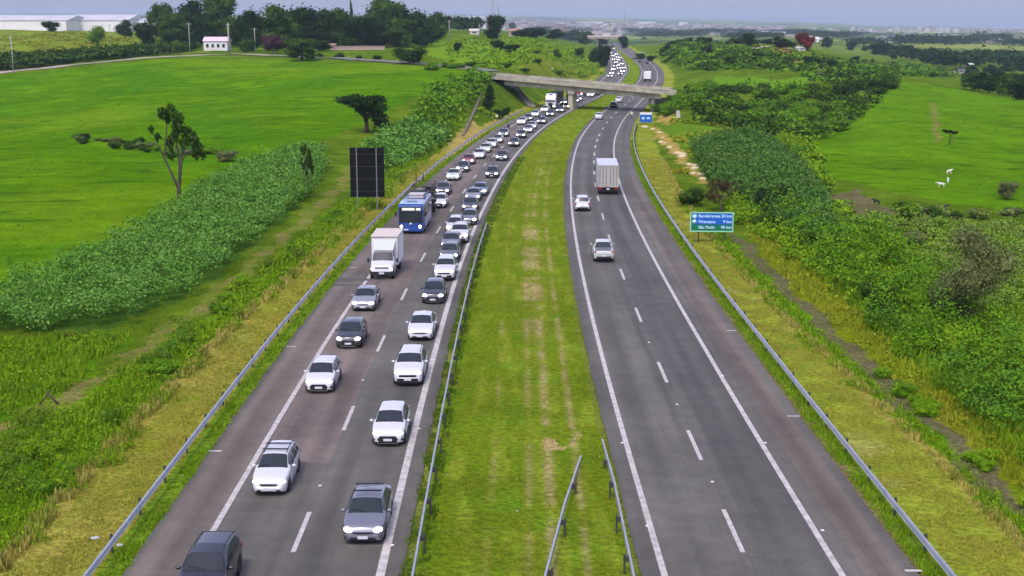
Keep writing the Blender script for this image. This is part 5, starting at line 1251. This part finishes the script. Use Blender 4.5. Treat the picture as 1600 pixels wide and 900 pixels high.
def tree_proto(kind, seed, leafm):
    rs = random.Random(seed); L = []
    t = empty('tree', (0, 0, 0)); th, tr, nl, ls, core, lean = .4, .022, 3200, .034, .62, 0; bark = MT['bark']
    if kind == 'broad':
        for i in range(17):
            a = rs.uniform(0, 6.28); r = rs.uniform(.05, .32); z = rs.uniform(.2, .80); s = rs.uniform(.15, .25)*(1.15-z*.4); L.append((math.cos(a)*r, math.sin(a)*r, z, s, s, s*.85))
        L.append((0, 0, .55, .27, .27, .28))
    if kind == 'bush':
        for i in range(11):
            a = rs.uniform(0, 6.28); r = rs.uniform(.1, .33); z = rs.uniform(.2, .62); s = rs.uniform(.15, .26); L.append((math.cos(a)*r, math.sin(a)*r, z, s, s, s*1.0))
        L.append((0, 0, .38, .32, .32, .42)); th = .25
    if kind == 'acacia':
        for i in range(9):
            a = rs.uniform(0, 6.28); r = rs.uniform(.1, .36); L.append((math.cos(a)*r-.06, math.sin(a)*r, rs.uniform(.70, .88), rs.uniform(.15, .22), .2, .10))
        for i in range(7): a = rs.uniform(0, 6.28); L.append((.1+math.cos(a)*.2, math.sin(a)*.22, rs.uniform(.2, .7), .17, .17, .17))
        th = .45; core = .68; nl = 3600; tr = .05
    if kind == 'column':
        for i in range(9): z = .2+i*.085; s = .22*(1.25-z)+.06; L.append((rs.uniform(-.08, .08), rs.uniform(-.08, .08), z, s*1.2, s*1.2, .12))
    if kind == 'sparse':
        for i in range(16):
            a = rs.uniform(0, 6.28); r = rs.uniform(.1, .36); z = rs.uniform(.3, .85); s = rs.uniform(.1, .17); L.append((math.cos(a)*r, math.sin(a)*r, z, s, s, s))
        nl = 2600; ls = .028; core = None; bark = MT['barkg']; th = .35; tr = .03
    if kind == 'wind':
        for i in range(6): L.append((-.3+i*.12, rs.uniform(-.1, .1), .9-i*.02+rs.uniform(-.05, .05), .14, .12, .07))
        th = .7; lean = .0; tr = .04
    if kind == 'fork':     # two thin rising stems with small flat crowns
        for x, z, s in ((-.18,.90,.10),(-.05,.93,.11),(-.12,.84,.08),(.06,.84,.13),(.02,.74,.10),(.16,.70,.12),(.26,.64,.13),(.34,.56,.11),(.30,.48,.08),(.40,.47,.06),(-.12,.60,.10),(-.1,.48,.09),(-.02,.66,.08),(-.36,.74,.05),(-.30,.66,.06),(.12,.60,.09)):
            L.append((x, rs.uniform(-.1, .1), z, s*.78, s*.78, s*.6))
        nl = 1500; ls = .034; core = .45
    if kind != 'fork':
        trunk = trunk_mesh(th, tr, [(l[0]*.8, l[1]*.8, l[2]) for l in L[:9]], bark, seed, lean)
    else:
        mb = MB(); b = (0, 0, 0)
        mb.tube([(0, 0, -.03), (0, 0, .12), (.02, 0, .2)], [0.0392, 0.0308, 0.0252], 7); mb.tube([(0, 0, .14), (-.1, 0, .3), (-.2, .0, .45), (-.16, 0, .62), (-.12, 0, .85)], [0.0252, 0.021, 0.0182, 0.0154, 0.0084], 6)
        mb.tube([(.01, 0, .15), (.03, .02, .4), (.0, .02, .6), (0, .02, .85)], [0.0224, 0.0182, 0.014, 0.0084], 6); mb.tube([(.02, 0, .18), (.07, -.02, .4), (.1, 0, .55), (.25, 0, .63)], [0.0224, 0.0182, 0.014, 0.007], 6)
        mb.tube([(.08, -.01, .42), (.16, 0, .5), (.32, 0, .52)], [.01, .008, .004], 5); mb.tube([(-.2, 0, .45), (-.28, 0, .58), (-.38, 0, .74)], [.009, .007, .004], 5); mb.tube([(0, .02, .62), (.08, 0, .75), (.06, 0, .85)], [.008, .007, .004], 5)
        trunk = mb.mesh('trunk', MT['bark'])
    link_mesh('crown', crown_mesh(L, nl, ls, leafm, seed, core), t); link_mesh('trunk', trunk, t); return t
TP = {}
def tree(kind, m, px, py, wpx, hpx, label, group=None, name=None, cat='tree', D=None, rot=None, var=4):
    v = (kind, m, rnd.randrange(var))
    if v not in TP: TP[v] = tree_proto(kind, hash((kind, v[2])) % 1000 if False else sum(map(ord, kind+m))*7+v[2]*13, GC[m])
    if D is None: b = gp(px, py)
    else: x = (px-800)/2000*D; b = Vector((x, D, float(terr(x, D))))
    if kind in ('broad', 'bush'): wpx = min(wpx, 2.3*hpx)
    k = 1/pxm(b); o = copy_tree(TP[v]); o.name = name or ('bush' if kind == 'bush' else 'tree')
    b.z -= .03*hpx*k; o.location = b; s = wpx*k/(.98 if kind in ('broad', 'bush', 'acacia') else .85); o.scale = (s, s if kind != 'fork' else s*.8, hpx*k/(.97 if kind != 'wind' else 1))
    o.rotation_euler = (0, 0, rnd.uniform(0, 6.28) if rot is None else rot); tag(o, label, cat, group); return o
ORD = ['first','second','third','fourth','fifth','sixth','seventh','eighth','ninth','tenth','eleventh','twelfth']
G = 'big trees of the row on the left skyline'
for i, a in enumerate([(258,64,58,58,'tree'),(300,66,74,66,'dark'),(345,66,80,72,'tree'),(388,80,62,64,'dark'),(432,80,76,70,'tree'),(470,76,74,68,'dark'),(520,74,84,60,'tree'),(566,76,66,54,'dark'),(602,70,86,68,'tree'),(650,66,84,56,'dark'),(684,60,44,40,'tree')]):
    tree('broad', a[4], a[0], a[1], a[2]*1.08, a[3]*1.14, f'big dark tree in the skyline row at the left, {ORD[i]} from the left', G)
for i, a in enumerate([(240,56,44,44),(278,56,64,58),(322,54,70,56),(366,52,66,50),(408,60,70,56),(450,56,72,54),(495,60,70,56),(540,60,70,50),(586,56,70,54),(628,52,74,50),(668,54,60,46)]):
    tree('broad', 'dark' if i % 2 == 0 else 'tree', *a, f'dark crown behind the skyline row at the left, {ORD[i]} from the left', 'back row of skyline trees', D=560)
for i, a in enumerate([(275,0,50,34),(300,0,30,26),(385,0,50,34),(408,0,50,34),(452,0,60,36),(500,0,56,34),(548,0,56,34),(590,0,56,36),(628,0,56,34),(664,0,50,32)]):
    tree('broad', 'tree' if i % 2 == 0 else 'dark', *a, f'lower dark tree filling the foot of the skyline row, {ORD[i]} from the left', 'low trees of the skyline row', D=545)
tree('broad', 'purple', 427, 84, 48, 34, 'low purplish tree in front of the skyline row left of the spreading tree', G)
for i, a in enumerate([(292,80,24,20),(385,82,36,28),(500,80,44,22),(545,76,46,26),(590,74,40,22),(630,70,46,20),(668,64,40,18)]): tree('bush', 'tree' if i % 2 else 'dark', *a, f'dark undergrowth bush at the foot of the skyline trees, {ORD[i]} from the left', 'undergrowth below the skyline trees', cat='bush')
tree('column', 'dark', 550, 66, 9, 66, 'thin pointed conifer rising above the tree row')
tree('bush', 'light', 152, 70, 38, 36, 'pale green bamboo clump before the warehouses', None, 'bamboo_clump', 'bamboo')
tree('broad', 'dark', 80, 50, 30, 20, 'small round dark tree in front of the first warehouse'); tree('broad', 'dark', 6, 42, 16, 14, 'dark bush cut by the left edge under the warehouse roof')
tree('broad', 'dark', 196, 60, 34, 34, 'dark tree right of the bamboo clump'); tree('broad', 'tree', 220, 62, 24, 22, 'smaller tree at the right end of the warehouses')
tree('acacia', 'tree', 472, 95, 66, 36, 'spreading brownish green tree standing alone on the near side of the side road')
tree('bush', 'tree', 640, 100, 66, 34, 'wide dark bush at the roadside right of centre of the side road', cat='bush'); tree('bush', 'light', 636, 74, 24, 22, 'pale green round bush behind the wide dark one', cat='bush')
for i, a in enumerate([(530,90,20,10),(562,92,14,7),(588,93,24,9),(500,89,14,8)]): tree('bush', 'tree', *a, f'small dark roadside shrub along the side road, {["leftmost but one","third from the left","rightmost","leftmost"][i]} of four', 'roadside shrubs', cat='bush')
tree('acacia', 'dark', 573, 207, 84, 64, 'dark wide spreading tree alone in the left pasture', rot=0)
tree('fork', 'tree', 280, 312, 84, 150, 'tall thin forked tree with tufted brownish crowns at the crop edge', rot=0)
tree('fork', 'tree', 481, 309, 34, 84, 'slender sapling standing left of the black board', rot=1)
tree('column', 'dark', 764, 172, 26, 40, 'narrow dark tree on the slope below the left end of the overpass'); tree('bush', 'dark', 781, 186, 20, 20, 'dark shrub on the bank right of the narrow tree', cat='bush')
tree('bush', 'dark', 792, 180, 14, 16, 'small dark shrub beside the drainage chute', cat='bush')
tree('bush', 'olive', 355, 252, 46, 22, 'largest shrub of the broken hedge, right of the forked tree', cat='bush')
HEDGE = [(120,212),(200,222),(300,232),(350,238),(352,252),(290,248),(190,234),(118,224)]
HEDGE and None
tree('wind', 'brown', 133, 222, 18, 14, 'leafless leaning stump with bare branches in the left pasture', rot=2.6)
# hill beyond the overpass, left
tree('broad', 'dark', 775, 62, 48, 46, 'round dark tree below the radio masts, left of the road cutting')
tree('broad', 'dark', 715, 80, 20, 16, 'small leaning tree on the meadow left of the round dark tree'); 
for i, a in enumerate([(815,58,40,16,'dark'),(838,60,50,20,'dark'),(866,62,46,20,'dark'),(892,64,44,20,'dark'),(915,70,40,24,'tree'),(800,50,18,16,'tree'),(900,54,20,8,'tree')]): tree('broad', a[4], *a[:4], f'dark tree of the hedgerow crossing the hill left of the far road, {ORD[i]} in order', 'hill hedgerow left of the far road')
for a in ((930,100,32,34,'tall dark tree at the lip of the road cutting'),(944,106,26,40,'dark pointed tree right at the road on the cutting edge'),(870,93,18,18,'small rounded tree alone on the cut slope'),(905,92,22,20,'greyish tree on the cut slope next to the road bend'),
          (778,80,30,20,'bush with pale foliage on the meadow under the round dark tree'),(800,84,30,18,'second bush on the meadow under the round dark tree'),(940,72,22,16,'tree beside the far overpass, left of the road'),(974,76,24,24,'dark clump of trees beside the far overpass, right of the road'),(948,88,18,20,'dark tree leaning over the far queue')):
    tree('broad', 'dark' if 'dark' in a[4] else 'tree', *a[:4], a[4])
for i, a in enumerate([(760,104,30,10),(790,106,40,10),(820,112,30,8),(870,116,24,9),(840,100,22,10),(735,104,26,10),(838,84,20,9)]): tree('bush', 'light' if i % 3 == 0 else 'tree', *a, f'low shrub on the slope behind the overpass, {ORD[i]} of the group', 'shrubs behind the overpass', cat='bush')
# ridge line right of the road
for i in range(17):
    px = 1000+i*14.5+rnd.uniform(-4, 4); tree('broad', 'dark' if i % 2 else 'tree', px, 0, rnd.uniform(18, 34), rnd.uniform(8, 13)+(4 if i in (2, 3, 7, 11) else 0), 'dark tree in the row along the ridge right of the far road', 'ridge tree row', D=rnd.uniform(700, 780))
for a in ((1102,92,28,26,'dark','round dark tree at the pale track on the right hill'),(1170,72,26,24,'dark','triangular dark tree left of the red flowering tree'),(1222,76,34,22,'dark','dark tree touching the red flowering tree on its left'),
          (1291,76,22,22,'dark','dark tree just right of the red flowering tree'),(1330,79,26,18,'dark','small round tree left of the widest round tree'),(1375,86,46,24,'dark','widest round dark tree on the right hill'),(1352,80,16,9,'tree','low tree between the two round trees on the right hill')):
    tree('broad', a[4], *a[:4], a[5])
t = tree('broad', 'red', 1258, 78, 36, 29, 'red flowering tree on the right hill above the white building')
for i, a in enumerate([(1300,110,20,20),(1335,96,20,10),(1363,102,12,12),(1205,100,20,8),(1240,104,14,7),(1233,92,12,7),(1180,96,20,9)]): tree('broad', 'dark', *a, f'small dark tree on the hillside below the red flowering tree, {ORD[i]} of the scattered ones', 'scattered hillside trees')
# dark grove and valley trees
for i, a in enumerate([(1520,142,44,34),(1545,146,50,38),(1575,150,46,40),(1598,156,50,40),(1508,128,20,14),(1560,132,60,24),(1590,134,50,22)]): tree('broad', 'dark' if i % 2 else 'tree', *a, f'big dark tree of the grove at the right edge, {ORD[i]} of seven', 'grove at the right edge')
for i in range(26): 
    px = 1385+rnd.random()*240; tree('broad', 'dark' if i % 3 else 'tree', px, 0, rnd.uniform(12, 26), rnd.uniform(6, 11), 'dark tree in the valley line behind the right pasture', 'valley tree line', D=560+(px-1385)*1.2+rnd.uniform(-20, 90))
for i in range(34):
    px = 1400+rnd.random()*140; D = 2000+rnd.uniform(-150, 350)+(px-1400)*2; tree('broad', 'dark', px, 0, rnd.uniform(6, 12), rnd.uniform(3.5, 6), 'hazy dark tree of the long wood in the far valley', 'long wood in the far valley', D=D, var=2)
for i in range(60):
    px = rnd.uniform(640, 1640); D = rnd.uniform(1500, 4200); tree('broad', 'dark', px, 0, rnd.uniform(5, 14), rnd.uniform(2.5, 5), 'hazy tree among the far fields and the distant town', 'hazy far trees', D=D, var=2)
# hedges and bushes right of the overpass
def bushes(P, n, wr, hr_, mats, label, group, name='bush', kinds=('bush',)):
    P = poly(P); lo, hi = P.min(0), P.max(0); i = 0; tries = 0
    while i < n and tries < 5000:
        tries += 1; x = lo[0]+rnd.random()*(hi[0]-lo[0]); y = lo[1]+rnd.random()*(hi[1]-lo[1])
        if not inpoly(np.array([x]), np.array([y]), P)[0]: continue
        kd = rnd.choice(kinds); m = rnd.choice(mats); v = (kd, m, rnd.randrange(3))
        if v not in TP: TP[v] = tree_proto(kd, sum(map(ord, kd+m))*7+v[2]*13, GC[m])
        o = copy_tree(TP[v]); o.name = name; w, h = rnd.uniform(*wr), rnd.uniform(*hr_); o.location = (x, y, float(terr(x, y))-.12*h); o.scale = (w, w*rnd.uniform(.8, 1.2), h); o.rotation_euler = (0, 0, rnd.uniform(0, 6.28)); tag(o, label, 'bush' if kd == 'bush' else 'tree', group); i += 1
bushes([(1022,168),(1060,152),(1075,170),(1035,186)], 10, (3, 5), (2.5, 4.5), ('thick','tree'), 'green bush hiding the right end of the overpass', 'bushes at the overpass end')
bushes([(1030,150),(1090,142),(1180,146),(1250,142),(1290,150),(1280,158),(1200,158),(1120,160),(1050,165)], 30, (5, 9), (3, 5), ('thick','tree'), 'dark green bush in the hedgerow right of the overpass', 'hedgerow right of the overpass')
bushes([(1020,170),(1050,158),(1056,185),(1030,178)], 6, (3, 5), (2.5, 4), ('light','thick'), 'light bush on the bank under the right end of the overpass', 'bank bushes under the overpass')
bushes([(1065,165),(1110,165),(1200,165),(1300,172),(1330,190),(1280,212),(1230,222),(1200,208),(1150,200),(1090,192)], 46, (4, 8), (2.5, 4.5), ('thick','tree','light','thick'), 'bush in the broad scrub belt between the two right fields', 'scrub belt right of the blue sign')
bushes([(1200,205),(1240,212),(1260,250),(1280,290),(1240,270),(1200,232)], 10, (3, 5), (2, 3.2), ('thick','weed'), 'leafy bush at the left edge of the right pasture', 'pasture edge bushes')
bushes([(1290,150),(1330,140),(1390,126),(1400,135),(1350,165),(1320,180)], 14, (4, 8), (2.5, 5), ('tree','dark'), 'dark bush on the ridge at the corner of the right pasture', 'pasture corner bushes')
bushes([(1060,112),(1200,95),(1400,100),(1400,118),(1250,112),(1080,118)], 22, (5, 10), (2.5, 4.5), ('tree','thick','dark'), 'bush on the slope behind the small right field', 'slope bushes')
bushes([(1040,84),(1200,80),(1240,95),(1200,108),(1060,106)], 26, (5, 11), (2, 4), ('thick','tree','light'), 'green bush on the hillside below the pale track', 'hillside bushes')
bushes([(1400,325),(1500,322),(1620,335),(1700,372),(1600,372),(1440,350)], 16, (2, 3.6), (1, 1.8), ('olive','tree','thick'), 'greyish low bush along the lower edge of the right pasture', 'greyish scrub row')
bushes([(1330,355),(1400,345),(1470,360),(1440,385),(1370,378)], 8, (2, 3.6), (1, 1.8), ('olive','tree'), 'olive bush in the rough ground left of the big grey tree', 'rough ground bushes')
bushes([(1160,330),(1290,352),(1420,415),(1500,480),(1600,580),(1600,680),(1450,580),(1360,495),(1290,420)], 26, (2.2, 4.2), (2.2, 3.8), ('thick','thick','weed','tree'), 'tall rounded bush standing out of the right thicket', 'bushes in the thicket')
bushes([(1330,545),(1360,560),(1480,670),(1600,760),(1640,830),(1470,690)], 10, (1, 2), (.8, 1.4), ('thick','weed'), 'small bush along the right ditch', 'ditch bushes')
bushes([(0,870),(60,790),(200,650),(330,520),(440,420),(540,340),(520,335),(400,430),(250,560),(100,680),(0,740)], 26, (1.2, 2.6), (.9, 1.6), ('weed','thick','weedd'), 'rounded green bush among the weeds of the left bank', 'bushes on the left bank')
bushes([(640,104),(760,108),(760,118),(700,116)], 6, (3, 6), (1.5, 2.5), ('thick',), 'green bush along the approach to the left end of the overpass', 'approach bushes')
bushes(HEDGE, 40, (1.4, 3.2), (.8, 1.7), ('olive','tree','thick'), 'low shrub of the broken hedge crossing the left pasture behind the forked tree', 'broken hedge in the left pasture')
BIG = tree('broad', 'olive', 1512, 512, 140, 165, 'big hazy grey olive tree with thin foliage near the right edge')
BL = [(math.cos(a*2.4)*(.08+.022*a), math.sin(a*2.4)*(.08+.022*a), .28+.045*((a*5) % 13), .17, .17, .16) for a in range(15)]+[(0, 0, .5, .3, .3, .34)]
for ch in BIG.children:
    if ch.name.startswith('crown'): ch.data = crown_mesh(BL, 16000, .017, GC['olive'], 5, .5, .75)
tree('bush', 'dark', 1204, 342, 64, 68, 'dark round bush among bluish plants right of the green sign', cat='bush'); tree('bush', 'tree', 1082, 322, 50, 38, 'dark green bush above the left corner of the green sign', cat='bush')
tree('sparse', 'brown', 1126, 330, 50, 56, 'leafless brown bush right behind the green sign', cat='bush')
tree('wind', 'dark', 1484, 226, 26, 24, 'small windswept tree alone in the right pasture', rot=.3)
tree('broad', 'olive', 1575, 312, 40, 34, 'grey green tree at the right edge of the pasture'); tree('broad', 'tree', 1412, 348, 26, 26, 'small dark tree in the rough ground below the pasture')
tree('bush', 'dark', 1264, 222, 10, 9, 'tiny black shrub at the pasture corner', cat='bush')
for v, o in TP.items():
    for ch in list(o.children): bpy.data.objects.remove(ch)
    bpy.data.objects.remove(o)
# ---- rocks along the earth path
M_ROCK = mat('pale_stone', (.52,.44,.24), .9, noise=.2, nscale=1.5)
for i in range(16):
    t_ = i/15; px = 1012+t_*88+rnd.uniform(-6, 8); py = 199+t_*84+rnd.uniform(-4, 4); b = gp(px, py); s = rnd.uniform(.3, .75)
    mb = MB().ellip((0, 0, 0), (s*1.2, s, s*.5), 7, 5); mb.v = [tuple(Vector(v)*rnd.uniform(.8, 1.2)) for v in mb.v]; o = mb.build('boulder', M_ROCK); o.location = b+Vector((0, 0, s*.12)); tag(o, 'pale yellowish boulder along the earth path between verge and bluish plants', 'boulder', 'boulders along the earth path')
# ---- animals in the right pasture
def calf(px, py, colr, label, rz, s=.52):
    b = gp(px, py); r = empty('calf', b, rz); r.scale = (s, s, s); tag(r, label, 'calf'); m = mat('hide_'+label.split()[0], colr, .8)
    J = [((-.65, 0, 1.0), .24), ((0, 0, .98), .27), ((.5, 0, 1.08), .25), ((.82, 0, 1.2), .14), ((1.1, 0, 1.28), .12), ((1.36, 0, 1.14), .07)]; E_ = [(0,1),(1,2),(2,3),(3,4),(4,5)]
    for sx, base, kb in ((-.62, 0, .12), (.48, 2, 0)):
        for sy in (-.16, .16):
            n = len(J); J += [((sx, sy, .72), .11), ((sx-kb, sy, .42), .065), ((sx, sy, .06), .05)]; E_ += [(base, n), (n, n+1), (n+1, n+2)]
    n = len(J); J += [((-.88, 0, 1.05), .04), ((-.95, 0, .6), .03)]; E_ += [(0, n), (n, n+1)]
    for sy in (-1, 1): n = len(J); J += [((1.08, sy*.2, 1.34), .04)]; E_ += [(4, n)]
    grow('body', J, E_, m, r, 1)
calf(1483, 272, (.75,.72,.6), 'white calf, topmost of three pale animals in the right pasture', .4); calf(1481, 286, (.72,.70,.62), 'white calf with a dark back, middle of the three pale animals', 1.3); calf(1470, 293, (.72,.70,.62), 'white calf standing lowest and leftmost of the three pale animals', 3.0)
calf(1369, 320, (.015,.013,.012), 'black calf in the rough ground below the right pasture, left one', 2.2); calf(1476, 329, (.015,.013,.012), 'black calf below the white ones, at the edge of the grey scrub', .3)
# ---- rough ground cover on the slopes around the overpass
def rough(P, dens, hr, rad, nl, ls, mname, label, g=.0, ref=300, seed=0): clump_field('rough_vegetation', poly(P), dens, hr, rad, nl, ls, GC[mname], label, ref, .6, gate=lambda x, y: fbm(x+seed, y-seed, 26, 3) > g, lump=.7)
rough([(1060,162),(1110,160),(1300,168),(1345,190),(1290,216),(1240,226),(1150,212),(1090,195)], .35, (.6, 2.2), 1.6, 22, .5, 'thick', 'rough green growth in the scrub belt right of the overpass', .0)
rough([(1050,155),(1110,150),(1250,142),(1400,126),(1345,190),(1290,216),(1240,226),(1150,208),(1090,195)], .3, (1, 3.2), 1.6, 24, .45, 'tree', 'darker shrubby growth in the scrub belt right of the overpass', .12, 300, 210)
rough([(1030,84),(1200,79),(1250,95),(1400,100),(1500,118),(1380,126),(1290,142),(1240,112),(1080,115)], .12, (.8, 2.6), 2.4, 20, .8, 'thick', 'rough green growth on the hillside right of the far road', .1, 400, 33)
rough([(1030,84),(1200,79),(1250,95),(1400,100),(1500,118),(1380,126),(1290,142),(1240,112),(1080,115)], .10, (1, 3.0), 2.4, 20, .7, 'tree', 'darker shrubby growth mixed over the hillside right of the far road', .15, 400, 133)
rough([(1200,205),(1260,222),(1290,290),(1330,345),(1290,345),(1240,285),(1190,235)], .8, (.4, 1.6), 1.0, 20, .35, 'weed', 'bright growth between the bluish plants and the right pasture', -.2, 150, 5)
rough([(640,200),(700,140),(768,118),(800,150),(790,185),(740,190),(700,225)], .25, (.3, 1.0), 1.2, 16, .4, 'weed', 'low growth on the bank left of the overpass', 0, 220, 71)
rough([(700,66),(900,74),(935,95),(940,115),(800,112),(700,104)], .055, (.4, 1.6), 2.2, 22, .6, 'weed', 'yellowish growth on the slope behind the overpass', .0, 400, 9)
rough([(0,62),(100,50),(300,66),(320,78),(0,100)], .08, (.3, 1.2), 2.2, 22, .5, 'mown', 'rough yellow green growth on the meadow before the warehouses', .0, 500, 90)
rough([(1040,195),(1150,202),(1160,216),(1090,238),(1110,290),(1150,325),(1110,330),(1070,300),(1050,250)], .5, (.2, .8), .8, 16, .3, 'scrubm', 'low yellow green growth along the earth path', .1, 150, 15)

def prop():
    b = gp(76, 632); t = empty('wooden_prop', b); k = 1/pxm(b); tag(t, 'dark leaning wooden prop of crossed poles by the dirt track at the left edge', 'wooden post')
    MB().tube([(0, 0, 16*k), (-17*k, 0, -.1)], .05, 6).build('pole', MT['bark'], t); MB().tube([(0, 0, 17*k), (17*k, .1, -.1)], .06, 6).build('pole', MT['bark'], t); MB().tube([(-1*k, 0, 14*k), (.5*k, .1, 21*k)], .07, 6).build('pole', MT['bark'], t)
prop()
for px, py, w, l in ((149,842,.2,'flat pale stone slab on the left verge above the guardrail'),(187,853,.16,'small white marker block tucked under the left guardrail'),(808,799,.07,'small round white stone in the middle of the median grass'),(700,742,.06,'small pale bit of litter in the median grass near its left guardrail')):
    b = gp(px, py); mb = MB().ellip((0, 0, 0), (w, w*.7, w*.4), 8, 5); mb.v = [tuple(Vector(v)*rnd.uniform(.85, 1.15)) for v in mb.v]; o = mb.build('stone', mat('white_stone', (.4,.4,.36), .9)); o.location = b+Vector((0, 0, w*.2)); tag(o, l, 'stone')

def wood(px, py, w, h, hgt, label, m='dark'):
    P = [(px+w/2*math.cos(a/14*6.283)*(1+.15*math.sin(a*2.3+px)), py+h/2*math.sin(a/14*6.283)) for a in range(14)]
    D = gp(px, py).y; nm = clump_field('far_wood', poly(P), .012*(1200/D), (hgt*.6, hgt), 6*D/1200, 16, 2.2, GC[m], label, D*1.0, 0, lump=.4, wob=6)
for i, (px, py, w, h, hg) in enumerate([(1465,69,150,7,12),(1430,66,60,5,10),(1440,93,100,6,9),(1500,103,120,7,10),(1560,95,80,6,9),(1400,83,60,5,8),(1590,108,70,8,9),(1300,58,110,4,12),(1240,53,90,4,12),(1120,54,120,4,14),(1050,58,110,5,12),(1010,52,80,4,14),(1180,60,90,4,10),(880,50,120,3,12),(1550,62,60,3,12),(1590,72,60,4,12),(720,50,60,4,10),(1350,70,60,3,9)]):
    wood(px, py, w, h, hg, f'hazy dark patch of woodland on the far slopes, {["right","middle"][px < 1200]} part')
